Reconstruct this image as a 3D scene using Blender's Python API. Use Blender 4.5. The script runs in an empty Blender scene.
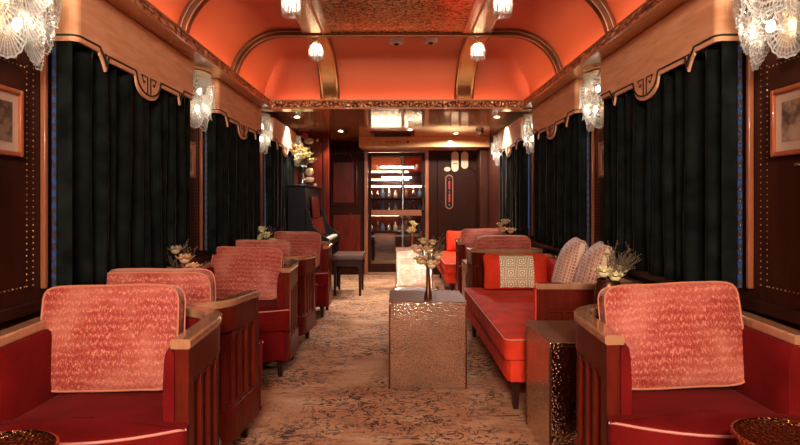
import bpy, math, random
from mathutils import Vector, Matrix, noise
random.seed(7)
PI = math.pi
S = bpy.context.scene
COL = S.collection

# ------------------------------------------------------------------ camera, world, exposure
F = 600.0
cd = bpy.data.cameras.new('camera'); cam = bpy.data.objects.new('camera', cd); COL.objects.link(cam)
cam.location = (0, 0, 1.1); cam.rotation_euler = (PI/2, 0, 0)
cd.sensor_width = 36; cd.lens = 36*F/800; cd.shift_x = 3/800; cd.shift_y = -19.5/800; cd.clip_start = 0.02
S.camera = cam
W = bpy.data.worlds.new('dusk'); S.world = W; W.use_nodes = True
W.node_tree.nodes['Background'].inputs[0].default_value = (0.05, 0.20, 0.55, 1)
W.node_tree.nodes['Background'].inputs[1].default_value = 0.8
S.view_settings.view_transform = 'Standard'; S.view_settings.look = 'None'
S.view_settings.gamma = 1; S.view_settings.exposure = 1.15
S.cycles.use_denoising = True
S.cycles.max_bounces = 8; S.cycles.diffuse_bounces = 4; S.cycles.glossy_bounces = 4
S.cycles.transparent_max_bounces = 16; S.cycles.sample_clamp_indirect = 4.0; S.cycles.sample_clamp_direct = 0.0
S.cycles.caustics_reflective = False; S.cycles.caustics_refractive = False
E_SCONCE, E_PENDANT, E_COVE, E_DOWN = 62.0, 26.0, 7.6, 30.0
P_DOWN = 34.0
WARM = (1.0, 0.86, 0.68); WARMER = (1.0, 0.60, 0.28); SOFT = (1.0, 0.95, 0.86)

def area(name, loc, rot, sx, sy, power, col):
    l = bpy.data.lights.new(name, 'AREA'); l.shape = 'RECTANGLE'; l.size = sx; l.size_y = sy; l.energy = power; l.color = col
    o = bpy.data.objects.new(name, l); COL.objects.link(o); o.location = loc; o.rotation_euler = rot; return o
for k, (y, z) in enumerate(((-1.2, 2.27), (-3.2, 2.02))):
    area('added_fill_strip', (0, y, z), (math.radians(62), 0, 0), 1.05, .06, 62, (1.0, .84, .70))  # unseen fill lights added behind the camera to brighten the front seating

# ------------------------------------------------------------------ material helpers
class G:
    def __init__(s, name):
        s.m = bpy.data.materials.new(name); s.m.use_nodes = True
        s.t = s.m.node_tree; s.b = s.t.nodes['Principled BSDF']; s.out = s.t.nodes['Material Output']
    def n(s, typ, ins=None, out=0, **props):
        nd = s.t.nodes.new(typ)
        for k, v in props.items(): setattr(nd, k, v)
        for k, v in (ins or {}).items(): s.set(nd.inputs[k], v)
        return nd.outputs[out]
    def set(s, inp, v):
        if isinstance(v, bpy.types.NodeSocket): s.t.links.new(v, inp)
        elif isinstance(v, (tuple, list)) and len(v) == 3 and inp.type == 'RGBA': inp.default_value = (*v, 1)
        else: inp.default_value = v
    def coord(s, kind='Object', scale=(1,1,1), rot=(0,0,0)):
        c = s.t.nodes.new('ShaderNodeTexCoord').outputs[kind]
        return s.n('ShaderNodeMapping', {'Vector': c, 'Scale': scale, 'Rotation': rot})
    def sep(s, v):
        nd = s.t.nodes.new('ShaderNodeSeparateXYZ'); s.t.links.new(v, nd.inputs[0]); return nd.outputs
    def math(s, op, a, b=0.0, c=0.0, clamp=False):
        return s.n('ShaderNodeMath', {0: a, 1: b, 2: c}, operation=op, use_clamp=clamp)
    def noise(s, v, scale, detail=4, rough=0.55, dist=0.0, out=0):
        return s.n('ShaderNodeTexNoise', {'Vector': v, 'Scale': scale, 'Detail': detail, 'Roughness': rough, 'Distortion': dist}, out)
    def vor(s, v, scale, feature='F1', out=0, **k):
        return s.n('ShaderNodeTexVoronoi', {'Vector': v, 'Scale': scale, **k}, out, feature=feature)
    def ramp(s, f, stops, interp='LINEAR'):
        nd = s.t.nodes.new('ShaderNodeValToRGB'); nd.color_ramp.interpolation = interp
        e = nd.color_ramp.elements
        while len(e) < len(stops): e.new(0.5)
        for el, (p, c) in zip(e, stops):
            el.position = p; el.color = (*c, 1) if len(c) == 3 else c
        s.t.links.new(f, nd.inputs[0]); return nd.outputs[0]
    def mix(s, f, a, b, mode='MIX'):
        nd = s.t.nodes.new('ShaderNodeMix'); nd.data_type = 'RGBA'; nd.blend_type = mode
        s.set(nd.inputs[0], f); s.set(nd.inputs[6], a); s.set(nd.inputs[7], b); return nd.outputs[2]
    def bump(s, h, strength=0.3, dist=0.01):
        o = s.n('ShaderNodeBump', {'Height': h, 'Strength': strength, 'Distance': dist}); s.set(s.b.inputs['Normal'], o)
    def p(s, **k):
        for a, v in k.items(): s.set(s.b.inputs[a.replace('_', ' ')], v)
        return s

def simple(name, col, rough=0.5, metal=0.0, **k):
    g = G(name); g.p(Base_Color=col, Roughness=rough, Metallic=metal, **k); return g.m

def wood(name, c1, c2, rough=0.3, coat=0.5, axis=(1, 1, 8), scale=9):
    g = G(name); v = g.coord('Object', (axis[1]*1.0, axis[0]*1.0, 1.0/axis[2]*2))
    n = g.noise(v, scale, 6, 0.6, 1.4)
    fine = g.noise(g.coord('Object', (60, 60, 4)), 4, 3)
    col = g.ramp(g.mix(0.3, n, fine), [(0.3, c1), (0.7, c2)])
    g.p(Base_Color=col, Roughness=rough, Coat_Weight=coat, Coat_Roughness=0.08, Specular_IOR_Level=.18)
    g.bump(fine, 0.06, 0.002); return g.m

def velvet(name, c, sheen=0.35, rough=0.75, tint=(1, .45, .4)):
    g = G(name); n = g.noise(g.coord(), 7, 4); f = g.noise(g.coord(), 260, 2)
    col = g.mix(g.ramp(n, [(0.3, (0, 0, 0)), (0.75, (1, 1, 1))]), tuple(x*0.72 for x in c), tuple(min(1, x*1.2) for x in c))
    g.p(Base_Color=col, Roughness=rough, Sheen_Weight=sheen, Sheen_Roughness=0.35, Sheen_Tint=tint, Specular_IOR_Level=.06)
    g.bump(g.mix(0.5, n, f), 0.12, 0.004); return g.m

def hammered(name, c, scale=55, rough=0.16, strength=0.5):
    g = G(name); v = g.coord()
    d = g.vor(v, scale, 'F1')
    n = g.noise(g.coord(), 5, 3)
    col = g.mix(g.ramp(n, [(.35, (0, 0, 0)), (.7, (1, 1, 1))]), tuple(x*.8 for x in c), c)
    g.p(Base_Color=col, Metallic=1.0, Roughness=rough); g.bump(d, strength, 0.006); return g.m

def emit(name, c, s):
    g = G(name); e = g.n('ShaderNodeEmission', {'Color': c, 'Strength': s}); g.t.links.new(e, g.out.inputs[0]); return g.m

M = {}
M['mahogany'] = wood('mahogany', (.05, .005, .003), (.16, .016, .007), .30, .07)
M['mahogany_rail_glare'] = wood('polished mahogany with painted glare', (.34, .14, .065), (.50, .25, .13), .16, 1.0)  # wood lightened so the colour itself carries the cream highlight
M['dark_panel'] = wood('dark panel wood', (.018, .005, .003), (.036, .010, .005), .5, .04)
M['dark_panel'].node_tree.nodes['Principled BSDF'].inputs['Specular IOR Level'].default_value = .06
M['deep'] = wood('very dark wood', (.018, .004, .003), (.04, .010, .006), .4, .1)  # one even dark brown wood colour
M['wall'] = wood('wall leather wood', (.028, .007, .004), (.055, .015, .007), .45, .05)
M['wall'].node_tree.nodes['Principled BSDF'].inputs['Specular IOR Level'].default_value = .10
M['trim'] = wood('copper trim wood', (.22, .06, .025), (.34, .115, .045), .3, .4)
M['frame'] = wood('picture frame wood', (.30, .07, .022), (.42, .12, .04), .3, .5)
M['header'] = wood('brightened header lacquer', (.72, .40, .17), (.84, .52, .26), .3, .5, (1, 6, 2), 4)  # albedo raised to stand in for saloon light on the header
M['lacquer'] = wood('lacquered ceiling', (.42, .18, .07), (.56, .26, .11), .16, .8, (1, 6, 2), 4)
M['mahogany'].node_tree.nodes['Principled BSDF'].inputs['Specular IOR Level'].default_value = .07
M['mahogany_rail_glare'].node_tree.nodes['Principled BSDF'].inputs['Coat IOR'].default_value = 2.1
M['red'] = velvet('red velvet', (.15, .0055, .005), .05)
M['sofa_red'] = velvet('sofa red velvet', (.74, .048, .018), .05)
M['piping'] = simple('pale red piping', (.62, .22, .17), .6)
M['black'] = simple('black lacquer', (.003, .0025, .0022), .35, 0, Specular_IOR_Level=.15)
M['ivory'] = simple('ivory', (.75, .66, .5), .35)
M['brass'] = hammered('aged brass', (.55, .33, .13), 30, .3, .05)
M['rail_brass'] = hammered('chased brass rail', (.62, .36, .17), 85, .25, .5)
M['bronze'] = simple('dark bronze', (.16, .055, .028), .3, .85)
M['bronze_hi'] = simple('light bronze', (.62, .36, .18), .25, .9)
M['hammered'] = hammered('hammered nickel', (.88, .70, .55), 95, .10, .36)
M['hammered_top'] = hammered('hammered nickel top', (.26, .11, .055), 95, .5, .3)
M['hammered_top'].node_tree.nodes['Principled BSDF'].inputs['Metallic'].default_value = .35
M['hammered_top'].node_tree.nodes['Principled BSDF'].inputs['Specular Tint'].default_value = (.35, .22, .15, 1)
M['copper'] = hammered('hammered copper', (.66, .30, .13), 75, .2, .6)
M['stud'] = simple('nail brass', (.40, .24, .12), .35, .9)
M['edge'] = simple('burnished edge', (.55, .5, .46), .2, 1)
M['bulb'] = emit('warm bulb', WARM, E_SCONCE)
M['pend_bulb'] = emit('pendant bulb', WARM, E_PENDANT)
M['cove'] = emit('cove light', (1, .70, .43), E_COVE)
M['cove_end'] = emit('end cove light', (1, .70, .43), E_COVE*.5)
M['down'] = emit('downlight', SOFT, E_DOWN)
M['strip'] = emit('reflection strip glow', (1, .72, .42), 11)  # glow imitating bright strips reflected in the door glass
M['white'] = simple('white plastic', (.7, .66, .6), .4)
M['chrome'] = simple('chrome dome', (.75, .75, .75), .08, 1)
M['stem'] = simple('dry stem', (.13, .085, .045), .8)
M['leaf'] = simple('grey green leaf', (.10, .16, .10), .7)
M['peach'] = simple('peach blossom', (.75, .42, .22), .8)
M['cream'] = simple('cream blossom', (.80, .68, .36), .8)
M['tan'] = simple('dried tan bloom', (.50, .36, .20), .85)
M['dry'] = simple('pale dried bloom', (.66, .46, .24), .85)
M['drycream'] = simple('straw bloom', (.78, .60, .34), .85)
M['drypeach'] = simple('pale peach petals', (.80, .52, .32), .8)
M['paper'] = simple('cream mat', (.62, .46, .34), .7)
M['plate'] = simple('cream enamel', (.62, .42, .25), .5)
M['red_paint'] = simple('red paint', (.5, .03, .03), .35)
M['navy'] = simple('reflected blue', (.08, .24, .55), .3)  # blue of a window reflection, put on the added bottles
M['silver'] = simple('pale silver', (.7, .7, .72), .25, .9)

def m_glass(name, tint=(1, .97, .92), mixf=.75):
    g = G(name)
    t = g.n('ShaderNodeBsdfTransparent', {'Color': tint}); gl = g.n('ShaderNodeBsdfGlossy', {'Color': (1, 1, 1), 'Roughness': 0.0})
    o = g.n('ShaderNodeMixShader', {0: 1-mixf, 1: t, 2: gl}); g.t.links.new(o, g.out.inputs[0]); return g.m
M['pane'] = m_glass('window glass', mixf=.92)
M['vase_glass'] = m_glass('vase glass', (.92, .9, .85), .6)

def m_cut():
    g = G('cut glass'); uv = g.coord('UV'); u, v, _ = g.sep(uv)
    ridge = g.math('SINE', g.math('MULTIPLY', u, 2*PI*17))
    rings = g.math('SINE', g.math('MULTIPLY', v, 2*PI*5))
    rid = g.math('SMOOTH_MAX', ridge, g.math('MULTIPLY_ADD', rings, .6, -.1), .3)
    rim = g.math('GREATER_THAN', v, .93)
    f = g.math('MAXIMUM', g.math('MULTIPLY_ADD', rid, .5, .34, clamp=True), rim)
    cl = g.n('ShaderNodeMixShader', {0: .22, 1: g.n('ShaderNodeBsdfTransparent', {'Color': (1, .98, .95)}), 2: g.n('ShaderNodeBsdfGlossy', {'Roughness': .1})})
    tr = g.n('ShaderNodeMixShader', {0: .45, 1: g.n('ShaderNodeBsdfTranslucent', {'Color': (.42, .40, .37)}), 2: g.n('ShaderNodeBsdfDiffuse', {'Color': (.72, .69, .64)})})
    o = g.n('ShaderNodeMixShader', {0: g.math('MULTIPLY', f, .9), 1: cl, 2: tr}); g.t.links.new(o, g.out.inputs[0]); return g.m
M['cut'] = m_cut()
def m_rod():
    g = G('glass rods')
    cl = g.n('ShaderNodeMixShader', {0: .3, 1: g.n('ShaderNodeBsdfTransparent', {'Color': (1, .98, .95)}), 2: g.n('ShaderNodeBsdfGlossy', {'Roughness': .12})})
    o = g.n('ShaderNodeMixShader', {0: .35, 1: cl, 2: g.n('ShaderNodeBsdfTranslucent', {'Color': (.42, .38, .33)})}); g.t.links.new(o, g.out.inputs[0]); return g.m
M['rod'] = m_rod()

def m_carpet():
    g = G('patterned carpet'); v = g.coord()
    warp = g.noise(v, 4, 3, .5, 0, 1)
    vw = g.n('ShaderNodeVectorMath', {0: v, 1: g.n('ShaderNodeVectorMath', {0: warp, 1: (.10, .10, 0)}, operation='MULTIPLY')}, operation='ADD')
    n1 = g.noise(vw, 13, 3, .55, .6)
    line = g.math('LESS_THAN', g.math('ABSOLUTE', g.math('SUBTRACT', n1, .5)), .022)
    n2 = g.noise(vw, 30, 2, .5, .4)
    spot = g.math('GREATER_THAN', n2, .615)
    # fine flowing strokes across the aisle
    str_ = g.noise(g.n('ShaderNodeVectorMath', {0: vw, 1: (14, 42, 1)}, operation='MULTIPLY'), 1, 3, .6, .5)
    strk = g.math('GREATER_THAN', str_, .575)
    mask = g.ramp(g.noise(v, 2.1, 3, .6), [(.38, (.05, .05, .05)), (.54, (1, 1, 1))])
    mask2 = g.ramp(g.noise(v, 1.4, 2, .6, 0), [(.46, (.15, .15, .15)), (.6, (1, 1, 1))])
    dark = g.math('MAXIMUM', g.math('MULTIPLY', g.math('MAXIMUM', line, spot), mask), g.math('MULTIPLY', strk, mask2))
    base = g.ramp(g.noise(g.n('ShaderNodeVectorMath', {0: v, 1: (1.5, 3.5, 1)}, operation='MULTIPLY'), 1.6, 4, .6),
                  [(.32, (.46, .15, .06)), (.55, (.66, .32, .155)), (.72, (.80, .53, .33))])
    fine = g.noise(v, 90, 3, .7)
    base = g.mix(.35, base, g.mix(fine, (.28, .09, .036), (.76, .46, .27)))
    col = g.mix(g.math('MULTIPLY', dark, .9), base, (.028, .008, .005))
    g.p(Base_Color=col, Roughness=.92); g.bump(g.noise(v, 350, 2), .25, .004); return g.m
M['carpet'] = m_carpet()

def m_cushion(name, a, b, c):
    g = G(name); v = g.coord(); x, y, z = g.sep(v)
    wob = g.math('MULTIPLY_ADD', g.noise(v, 9, 3), .05, -.025)
    zz = g.math('ADD', z, wob)
    zig = g.math('MULTIPLY', g.math('PINGPONG', x, .011), .8)
    ph = g.math('SINE', g.math('MULTIPLY', g.math('ADD', zz, zig), 2*PI/.030))
    fl = g.noise(g.n('ShaderNodeVectorMath', {0: v, 1: (1, 1, .55)}, operation='MULTIPLY'), 190, 3, .7)
    f = g.math('ADD', g.math('MULTIPLY', ph, .06), fl)
    col = g.ramp(f, [(.38, a), (.54, b), (.68, c)])
    big = g.noise(v, 6, 3)
    col = g.mix(g.ramp(big, [(.42, (0, 0, 0)), (.72, (.55, .55, .55))]), col, c)
    g.p(Base_Color=col, Roughness=.72, Sheen_Weight=.25, Sheen_Tint=(1, .7, .6)); g.bump(fl, .3, .004); return g.m
M['cushion'] = m_cushion('woven rust cushion fabric', (.25, .016, .009), (.38, .050, .026), (.64, .22, .14))
M['cushion_pipe'] = simple('rust cushion piping', (.52, .17, .085), .7)

def m_lattice():
    g = G('lattice cushion fabric'); v = g.coord('Object', (1, 1, 1)); x, y, z = g.sep(v)
    d = g.vor(v, 52, 'DISTANCE_TO_EDGE', 0, Randomness=.12)
    f = g.math('LESS_THAN', d, .16)
    g.p(Base_Color=g.mix(f, (.46, .11, .05), (.68, .48, .34)), Roughness=.7, Sheen_Weight=.2); return g.m
M['lattice'] = m_lattice()

def m_geo():
    g = G('gold geometric band fabric'); v = g.coord(); x, y, z = g.sep(v)
    a = g.math('PINGPONG', g.math('ADD', x, .5), .045); b = g.math('PINGPONG', g.math('ADD', z, .5), .045)
    sq = g.math('MAXIMUM', a, b)
    ln = g.math('MAXIMUM', g.math('LESS_THAN', g.math('ABSOLUTE', g.math('SUBTRACT', sq, .0395)), .0028), g.math('LESS_THAN', g.math('ABSOLUTE', g.math('SUBTRACT', sq, .0265)), .0028))
    rr = g.math('SQRT', g.math('ADD', g.math('MULTIPLY', a, a), g.math('MULTIPLY', b, b)))
    ci = g.math('LESS_THAN', g.math('ABSOLUTE', g.math('SUBTRACT', rr, .0125)), .0032)
    f = g.math('MAXIMUM', ln, ci)
    g.p(Base_Color=g.mix(f, (.92, .82, .58), (.34, .18, .04)), Roughness=.6); return g.m
M['geo'] = m_geo()

def m_pelmet():
    g = G('copper pelmet fabric'); v = g.coord(); x, y, z = g.sep(v)
    moire = g.noise(g.n('ShaderNodeVectorMath', {0: v, 1: (4, 4, 26)}, operation='MULTIPLY'), 1, 3, .5, .6)
    rib = g.math('SINE', g.math('MULTIPLY', g.math('ADD', x, y), 2*PI/.011))
    col = g.ramp(g.math('ADD', moire, g.math('MULTIPLY', rib, .05)), [(.3, (.70, .31, .145)), (.7, (.88, .47, .25))])
    g.p(Base_Color=col, Roughness=.6, Specular_IOR_Level=.15); g.bump(rib, .12, .002); return g.m
M['pelmet'] = m_pelmet()
M['cord'] = simple('black cord', (.008, .006, .006), .6)

def m_curtain():
    g = G('dark green velvet curtain'); n = g.noise(g.coord(), 9, 4); f = g.noise(g.coord(), 200, 2)
    col = g.mix(g.ramp(n, [(.35, (0, 0, 0)), (.7, (1, 1, 1))]), (.0032, .0038, .0032), (.010, .0125, .0105))
    g.p(Base_Color=col, Roughness=.8, Sheen_Weight=.5, Sheen_Roughness=.18, Sheen_Tint=(.62, .44, .32), Specular_IOR_Level=.05); g.bump(f, .1, .003); return g.m
M['curtain'] = m_curtain()

def m_braid():
    g = G('bronze braid with painted dusk blue'); v = g.coord(); x, y, z = g.sep(v)
    w = g.math('SINE', g.math('MULTIPLY', z, 2*PI/.045)); n = g.noise(v, 90, 2)
    f = g.math('GREATER_THAN', g.math('MULTIPLY_ADD', w, .12, n), .52)
    g.p(Base_Color=g.mix(f, (.03, .016, .01), (.010, .045, .16)), Roughness=.5); g.bump(n, .5, .004); return g.m  # blue part imitates dusk light from the window behind the braid
M['braid'] = m_braid()

def m_ceiling():
    g = G('vermilion ceiling'); n = g.noise(g.coord(), 3, 3)
    col = g.mix(n, (.66, .12, .045), (.76, .155, .062))
    g.p(Base_Color=col, Roughness=.48, Coat_Weight=.15, Coat_Roughness=.4); g.bump(g.noise(g.coord(), 60, 2), .04, .004); return g.m
M['ceiling'] = m_ceiling()

def m_carved():
    g = G('carved gilt cornice'); v = g.coord('Object', (1, .42, 1))
    vw = g.n('ShaderNodeVectorMath', {0: v, 1: g.n('ShaderNodeVectorMath', {0: g.noise(v, 14, 2, .5, 0, 1), 1: (.05, .05, .05)}, operation='MULTIPLY')}, operation='ADD')
    n = g.vor(vw, 30, 'DISTANCE_TO_EDGE'); n2 = g.noise(vw, 28, 2, .5, 1.5)
    h = g.math('ADD', g.math('MULTIPLY', n, 1.5), n2)
    col = g.ramp(h, [(.46, (.045, .010, .006)), (.66, (.42, .12, .045)), (.90, (.90, .52, .25))])
    g.p(Base_Color=col, Roughness=.35, Metallic=.55); g.bump(h, .9, .015); return g.m
M['carved'] = m_carved()

def m_mirror():
    g = G('antique copper mirror'); v = g.coord()
    st = g.noise(g.n('ShaderNodeVectorMath', {0: v, 1: (3, 9, 1)}, operation='MULTIPLY'), 1.3, 2, .5, .5)
    sp = g.noise(v, 45, 4, .7)
    col = g.ramp(sp, [(.40, (.22, .07, .03)), (.54, (.86, .50, .26))])
    g.p(Base_Color=col, Metallic=.6, Roughness=.2); g.bump(g.mix(.02, st, sp), .22, .010); return g.m
M['mirror'] = m_mirror()

def m_print(name, a, b, sc):
    g = G(name); v = g.coord(); n = g.noise(v, sc, 4, .6)
    g.p(Base_Color=g.ramp(n, [(.38, a), (.6, b)]), Roughness=.35, Coat_Weight=.4); return g.m
M['print_dark'] = m_print('sepia print', (.03, .02, .016), (.22, .15, .10), 30)
M['print_oval'] = m_print('pale landscape print', (.06, .04, .03), (.45, .33, .22), 14)

# ------------------------------------------------------------------ mesh helper
class MB:
    def __init__(s): s.v = []; s.f = []; s.uv = {}
    def add(s, vs, fs):
        o = len(s.v); s.v += [tuple(p) for p in vs]; s.f += [tuple(i+o for i in f) for f in fs]; return o
    def box(s, x0, x1, y0, y1, z0, z1):
        s.add([(x, y, z) for z in (z0, z1) for y in (y0, y1) for x in (x0, x1)],
              [(0, 2, 3, 1), (4, 5, 7, 6), (0, 1, 5, 4), (2, 6, 7, 3), (0, 4, 6, 2), (1, 3, 7, 5)]); return s
    def frustum(s, c, z0, z1, a0, a1, b0=None, b1=None):   # square taper
        b0 = b0 or a0; b1 = b1 or a1
        s.add([(c[0]+i*a, c[1]+j*b, z) for z, a, b in ((z0, a0, b0), (z1, a1, b1)) for j in (-1, 1) for i in (-1, 1)],
              [(0, 2, 3, 1), (4, 5, 7, 6), (0, 1, 5, 4), (2, 6, 7, 3), (0, 4, 6, 2), (1, 3, 7, 5)]); return s
    def lathe(s, prof, c=(0, 0, 0), seg=24, axis='z', cap=True, mod=None):
        vs = []; n = len(prof)
        for k in range(seg):
            a = 2*PI*k/seg; ca, sa = math.cos(a), math.sin(a)
            for r, h in prof:
                if mod: r = r*mod(a, h)
                p = (r*ca, r*sa, h) if axis == 'z' else ((h, r*ca, r*sa) if axis == 'x' else (r*ca, h, r*sa))
                vs.append((p[0]+c[0], p[1]+c[1], p[2]+c[2]))
        fs = []
        for k in range(seg):
            k2 = (k+1) % seg
            for i in range(n-1):
                q = (k*n+i, k2*n+i, k2*n+i+1, k*n+i+1); fs.append(q if axis != 'y' else q[::-1])
        if cap:
            fs.append(tuple(k*n for k in reversed(range(seg)))); fs.append(tuple(k*n+n-1 for k in range(seg)))
        s.add(vs, fs); return s
    def tube(s, pts, r, seg=8, closed=False, rend=None):
        pts = [Vector(p) for p in pts]; n = len(pts); vs = []; up = None
        for i, p in enumerate(pts):
            a = pts[(i-1) % n] if (closed or i > 0) else p; b = pts[(i+1) % n] if (closed or i < n-1) else p
            t = (b-a).normalized()
            if up is None:
                up = Vector((0, 0, 1)) if abs(t.z) < .9 else Vector((1, 0, 0))
            e1 = t.cross(up)
            if e1.length < 1e-5: e1 = t.cross(Vector((0, 1, 0.3)))
            e1.normalize(); e2 = e1.cross(t).normalized(); up = e2
            rr = r if rend is None else r+(rend-r)*i/max(1, n-1)
            for k in range(seg):
                a_ = 2*PI*k/seg; vs.append(p+e1*rr*math.cos(a_)+e2*rr*math.sin(a_))
        fs = []
        for i in range(n if closed else n-1):
            j = (i+1) % n
            for k in range(seg):
                k2 = (k+1) % seg; fs.append((i*seg+k, j*seg+k, j*seg+k2, i*seg+k2))
        if not closed:
            fs.append(tuple(reversed(range(seg)))); fs.append(tuple((n-1)*seg+k for k in range(seg)))
        s.add(vs, fs); return s
    def sweep(s, path, prof, closed=False):
        """path: list of (point, outward normal); prof: closed polygon of (out, up) or callable(i)->polygon"""
        n = len(path); vs = []
        for i, (p, nr) in enumerate(path):
            pr = prof(i) if callable(prof) else prof
            for o, u in pr: vs.append((p[0]+nr[0]*o, p[1]+nr[1]*o, p[2]+u))
        m = len(vs)//n; fs = []
        for i in range(n if closed else n-1):
            j = (i+1) % n
            for k in range(m):
                k2 = (k+1) % m; fs.append((i*m+k, i*m+k2, j*m+k2, j*m+k))
        if not closed:
            fs.append(tuple(range(m))[::-1]); fs.append(tuple((n-1)*m+k for k in range(m)))
        s.add(vs, fs); return s
    def grid(s, fn, nu, nv, flip=False, uv=False):
        o = len(s.v)
        for i in range(nu+1):
            for j in range(nv+1):
                s.v.append(tuple(fn(i/nu, j/nv)))
                if uv: s.uv[len(s.v)-1] = (i/nu, j/nv)
        for i in range(nu):
            for j in range(nv):
                q = (o+i*(nv+1)+j, o+(i+1)*(nv+1)+j, o+(i+1)*(nv+1)+j+1, o+i*(nv+1)+j+1)
                s.f.append(q[::-1] if flip else q)
        return s
    def ball(s, c, r, seg=12, sz=1.0):
        k = 8; prof = [(max(1e-4, r*math.sin(PI*i/k)), -r*sz*math.cos(PI*i/k)) for i in range(k+1)]
        return s.lathe(prof, c, seg)
    def prism(s, poly, z0, z1):
        n = len(poly)
        s.add([(x, y, z0) for x, y in poly]+[(x, y, z1) for x, y in poly],
              [tuple(reversed(range(n))), tuple(range(n, 2*n))]+[(i, (i+1) % n, n+(i+1) % n, n+i) for i in range(n)]); return s
    def pad(s, poly, z0, z1, r=.02, crown=.012):
        """upholstered slab over a counter-clockwise outline"""
        n = len(poly); P = [Vector((x, y)) for x, y in poly]; N = []
        for i in range(n):
            t = (P[(i+1) % n]-P[i-1]).normalized(); N.append(Vector((t.y, -t.x)))
        c = sum(P, Vector((0, 0)))/n; rings = []
        for a in range(5):
            t = PI/2*a/4; rings.append(([P[i]-N[i]*r*(1-math.sin(t)) for i in range(n)], z0+r*(1-math.cos(t))))
        for a in range(5):
            t = PI/2*a/4; rings.append(([P[i]-N[i]*r*(1-math.cos(t)) for i in range(n)], z1-r+r*math.sin(t)))
        last = rings[-1][0]
        for q in (.8, .55, .3, .1): rings.append(([c+(p-c)*q for p in last], z1+crown*(1-q*q)))
        o = s.add([(p.x, p.y, z) for ring, z in rings for p in ring], [])
        for a in range(len(rings)-1):
            for i in range(n):
                j = (i+1) % n; s.f.append((o+a*n+i, o+a*n+j, o+(a+1)*n+j, o+(a+1)*n+i))
        s.f.append(tuple(o+i for i in reversed(range(n)))); s.f.append(tuple(o+(len(rings)-1)*n+i for i in range(n)))
        return s
    def build(s, name, m, parent=None, bevel=0, smooth=40, loc=None):
        me = bpy.data.meshes.new(name); me.from_pydata(s.v, [], s.f); me.update()
        if smooth:
            me.polygons.foreach_set('use_smooth', [True]*len(me.polygons)); me.set_sharp_from_angle(angle=math.radians(smooth))
        if s.uv:
            l = me.uv_layers.new(name='UVMap')
            for lp in me.loops: l.data[lp.index].uv = s.uv.get(lp.vertex_index, (0, 0))
        for mm in (m if isinstance(m, (list, tuple)) else [m]): me.materials.append(M[mm] if isinstance(mm, str) else mm)
        o = bpy.data.objects.new(name, me); COL.objects.link(o)
        if parent: o.parent = parent
        if loc: o.location = loc
        if bevel:
            b = o.modifiers.new('edge', 'BEVEL'); b.width = bevel; b.segments = 2; b.limit_method = 'ANGLE'; b.angle_limit = math.radians(50)
        return o

def tag(o, label, cat, group=None):
    o['label'] = label; o['category'] = cat
    if group: o['group'] = group
    return o
def thing(name, label, cat, loc=(0, 0, 0), rz=0, group=None):
    o = bpy.data.objects.new(name, None); COL.objects.link(o); o.empty_display_size = .1
    o.location = loc; o.rotation_euler = (0, 0, rz); return tag(o, label, cat, group)
def struct(o): o['kind'] = 'structure'; return o
def dup(o, parent=None):
    c = o.copy(); COL.objects.link(c)
    if parent: c.parent = parent
    for ch in [x for x in o.children]: dup(ch, c)
    return c
def place(src, used, loc, rz, label, group=None, rx=None):
    """first use moves the source itself, later uses copy it with its parts"""
    o = src if not used else dup(src)
    used.append(1); o.location = loc; o.rotation_euler = (rx or 0, 0, rz); o['label'] = label
    if group: o['group'] = group
    return o

# ------------------------------------------------------------------ the setting
WX = 1.33                     # half width between the side walls
Y0, Y1 = -3.6, 9.2            # ends of the saloon
ZC = 2.05                     # flat ceiling by the door
WINC = [-2.485, -.685, 1.115, 2.915, 4.715, 6.515]
YB = 5.34                     # cross beam

struct(MB().box(-WX-.1, WX+.1, Y0, Y1+3.2, -.08, 0).build('floor', 'carpet', smooth=0))
for sx, side in ((-1, 'left'), (1, 'right')):
    b = MB(); x0, x1 = sorted((sx*WX, sx*(WX+.08)))
    b.box(x0, x1, Y0, Y1, 0, .80); b.box(x0, x1, Y0, Y1, 1.78, 2.4)
    e = Y0
    for c in WINC: b.box(x0, x1, e, c-.5, .80, 1.78); e = c+.5
    b.box(x0, x1, e, Y1, .80, 1.78)
    struct(b.build('wall_'+side, 'wall', smooth=0))
    struct(MB().box(*sorted((sx*(WX-.015), sx*WX)), Y0, Y1, 0, .12).build('baseboard_'+side, 'deep', bevel=.003))
    b = MB(); a0, a1 = sorted((sx*(WX-.022), sx*WX))
    b.box(a0, a1, Y0, 6.5, .70, .745)
    struct(b.build('trim_dado_'+side, 'deep', bevel=.004))
struct(MB().box(-WX-.08, WX+.08, Y0-.08, Y0, 0, 2.5).build('wall_rear', 'wall', smooth=0))

wn = 0
for sx in (-1, 1):
    for c in WINC:
        wn += 1
        b = MB(); x0, x1 = sorted((sx*(WX+.012), sx*(WX+.06)))
        for (y0, y1, z0, z1) in ((c-.5, c-.46, .8, 1.78), (c+.46, c+.5, .8, 1.78), (c-.46, c+.46, .8, .84), (c-.46, c+.46, 1.74, 1.78)):
            b.box(x0, x1, y0, y1, z0, z1)
        w = struct(b.build('window_%d' % wn, 'trim', bevel=.003))
        MB().box(*sorted((sx*(WX+.034), sx*(WX+.040))), c-.46, c+.46, .84, 1.74).build('pane', 'pane', w, smooth=0)

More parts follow.
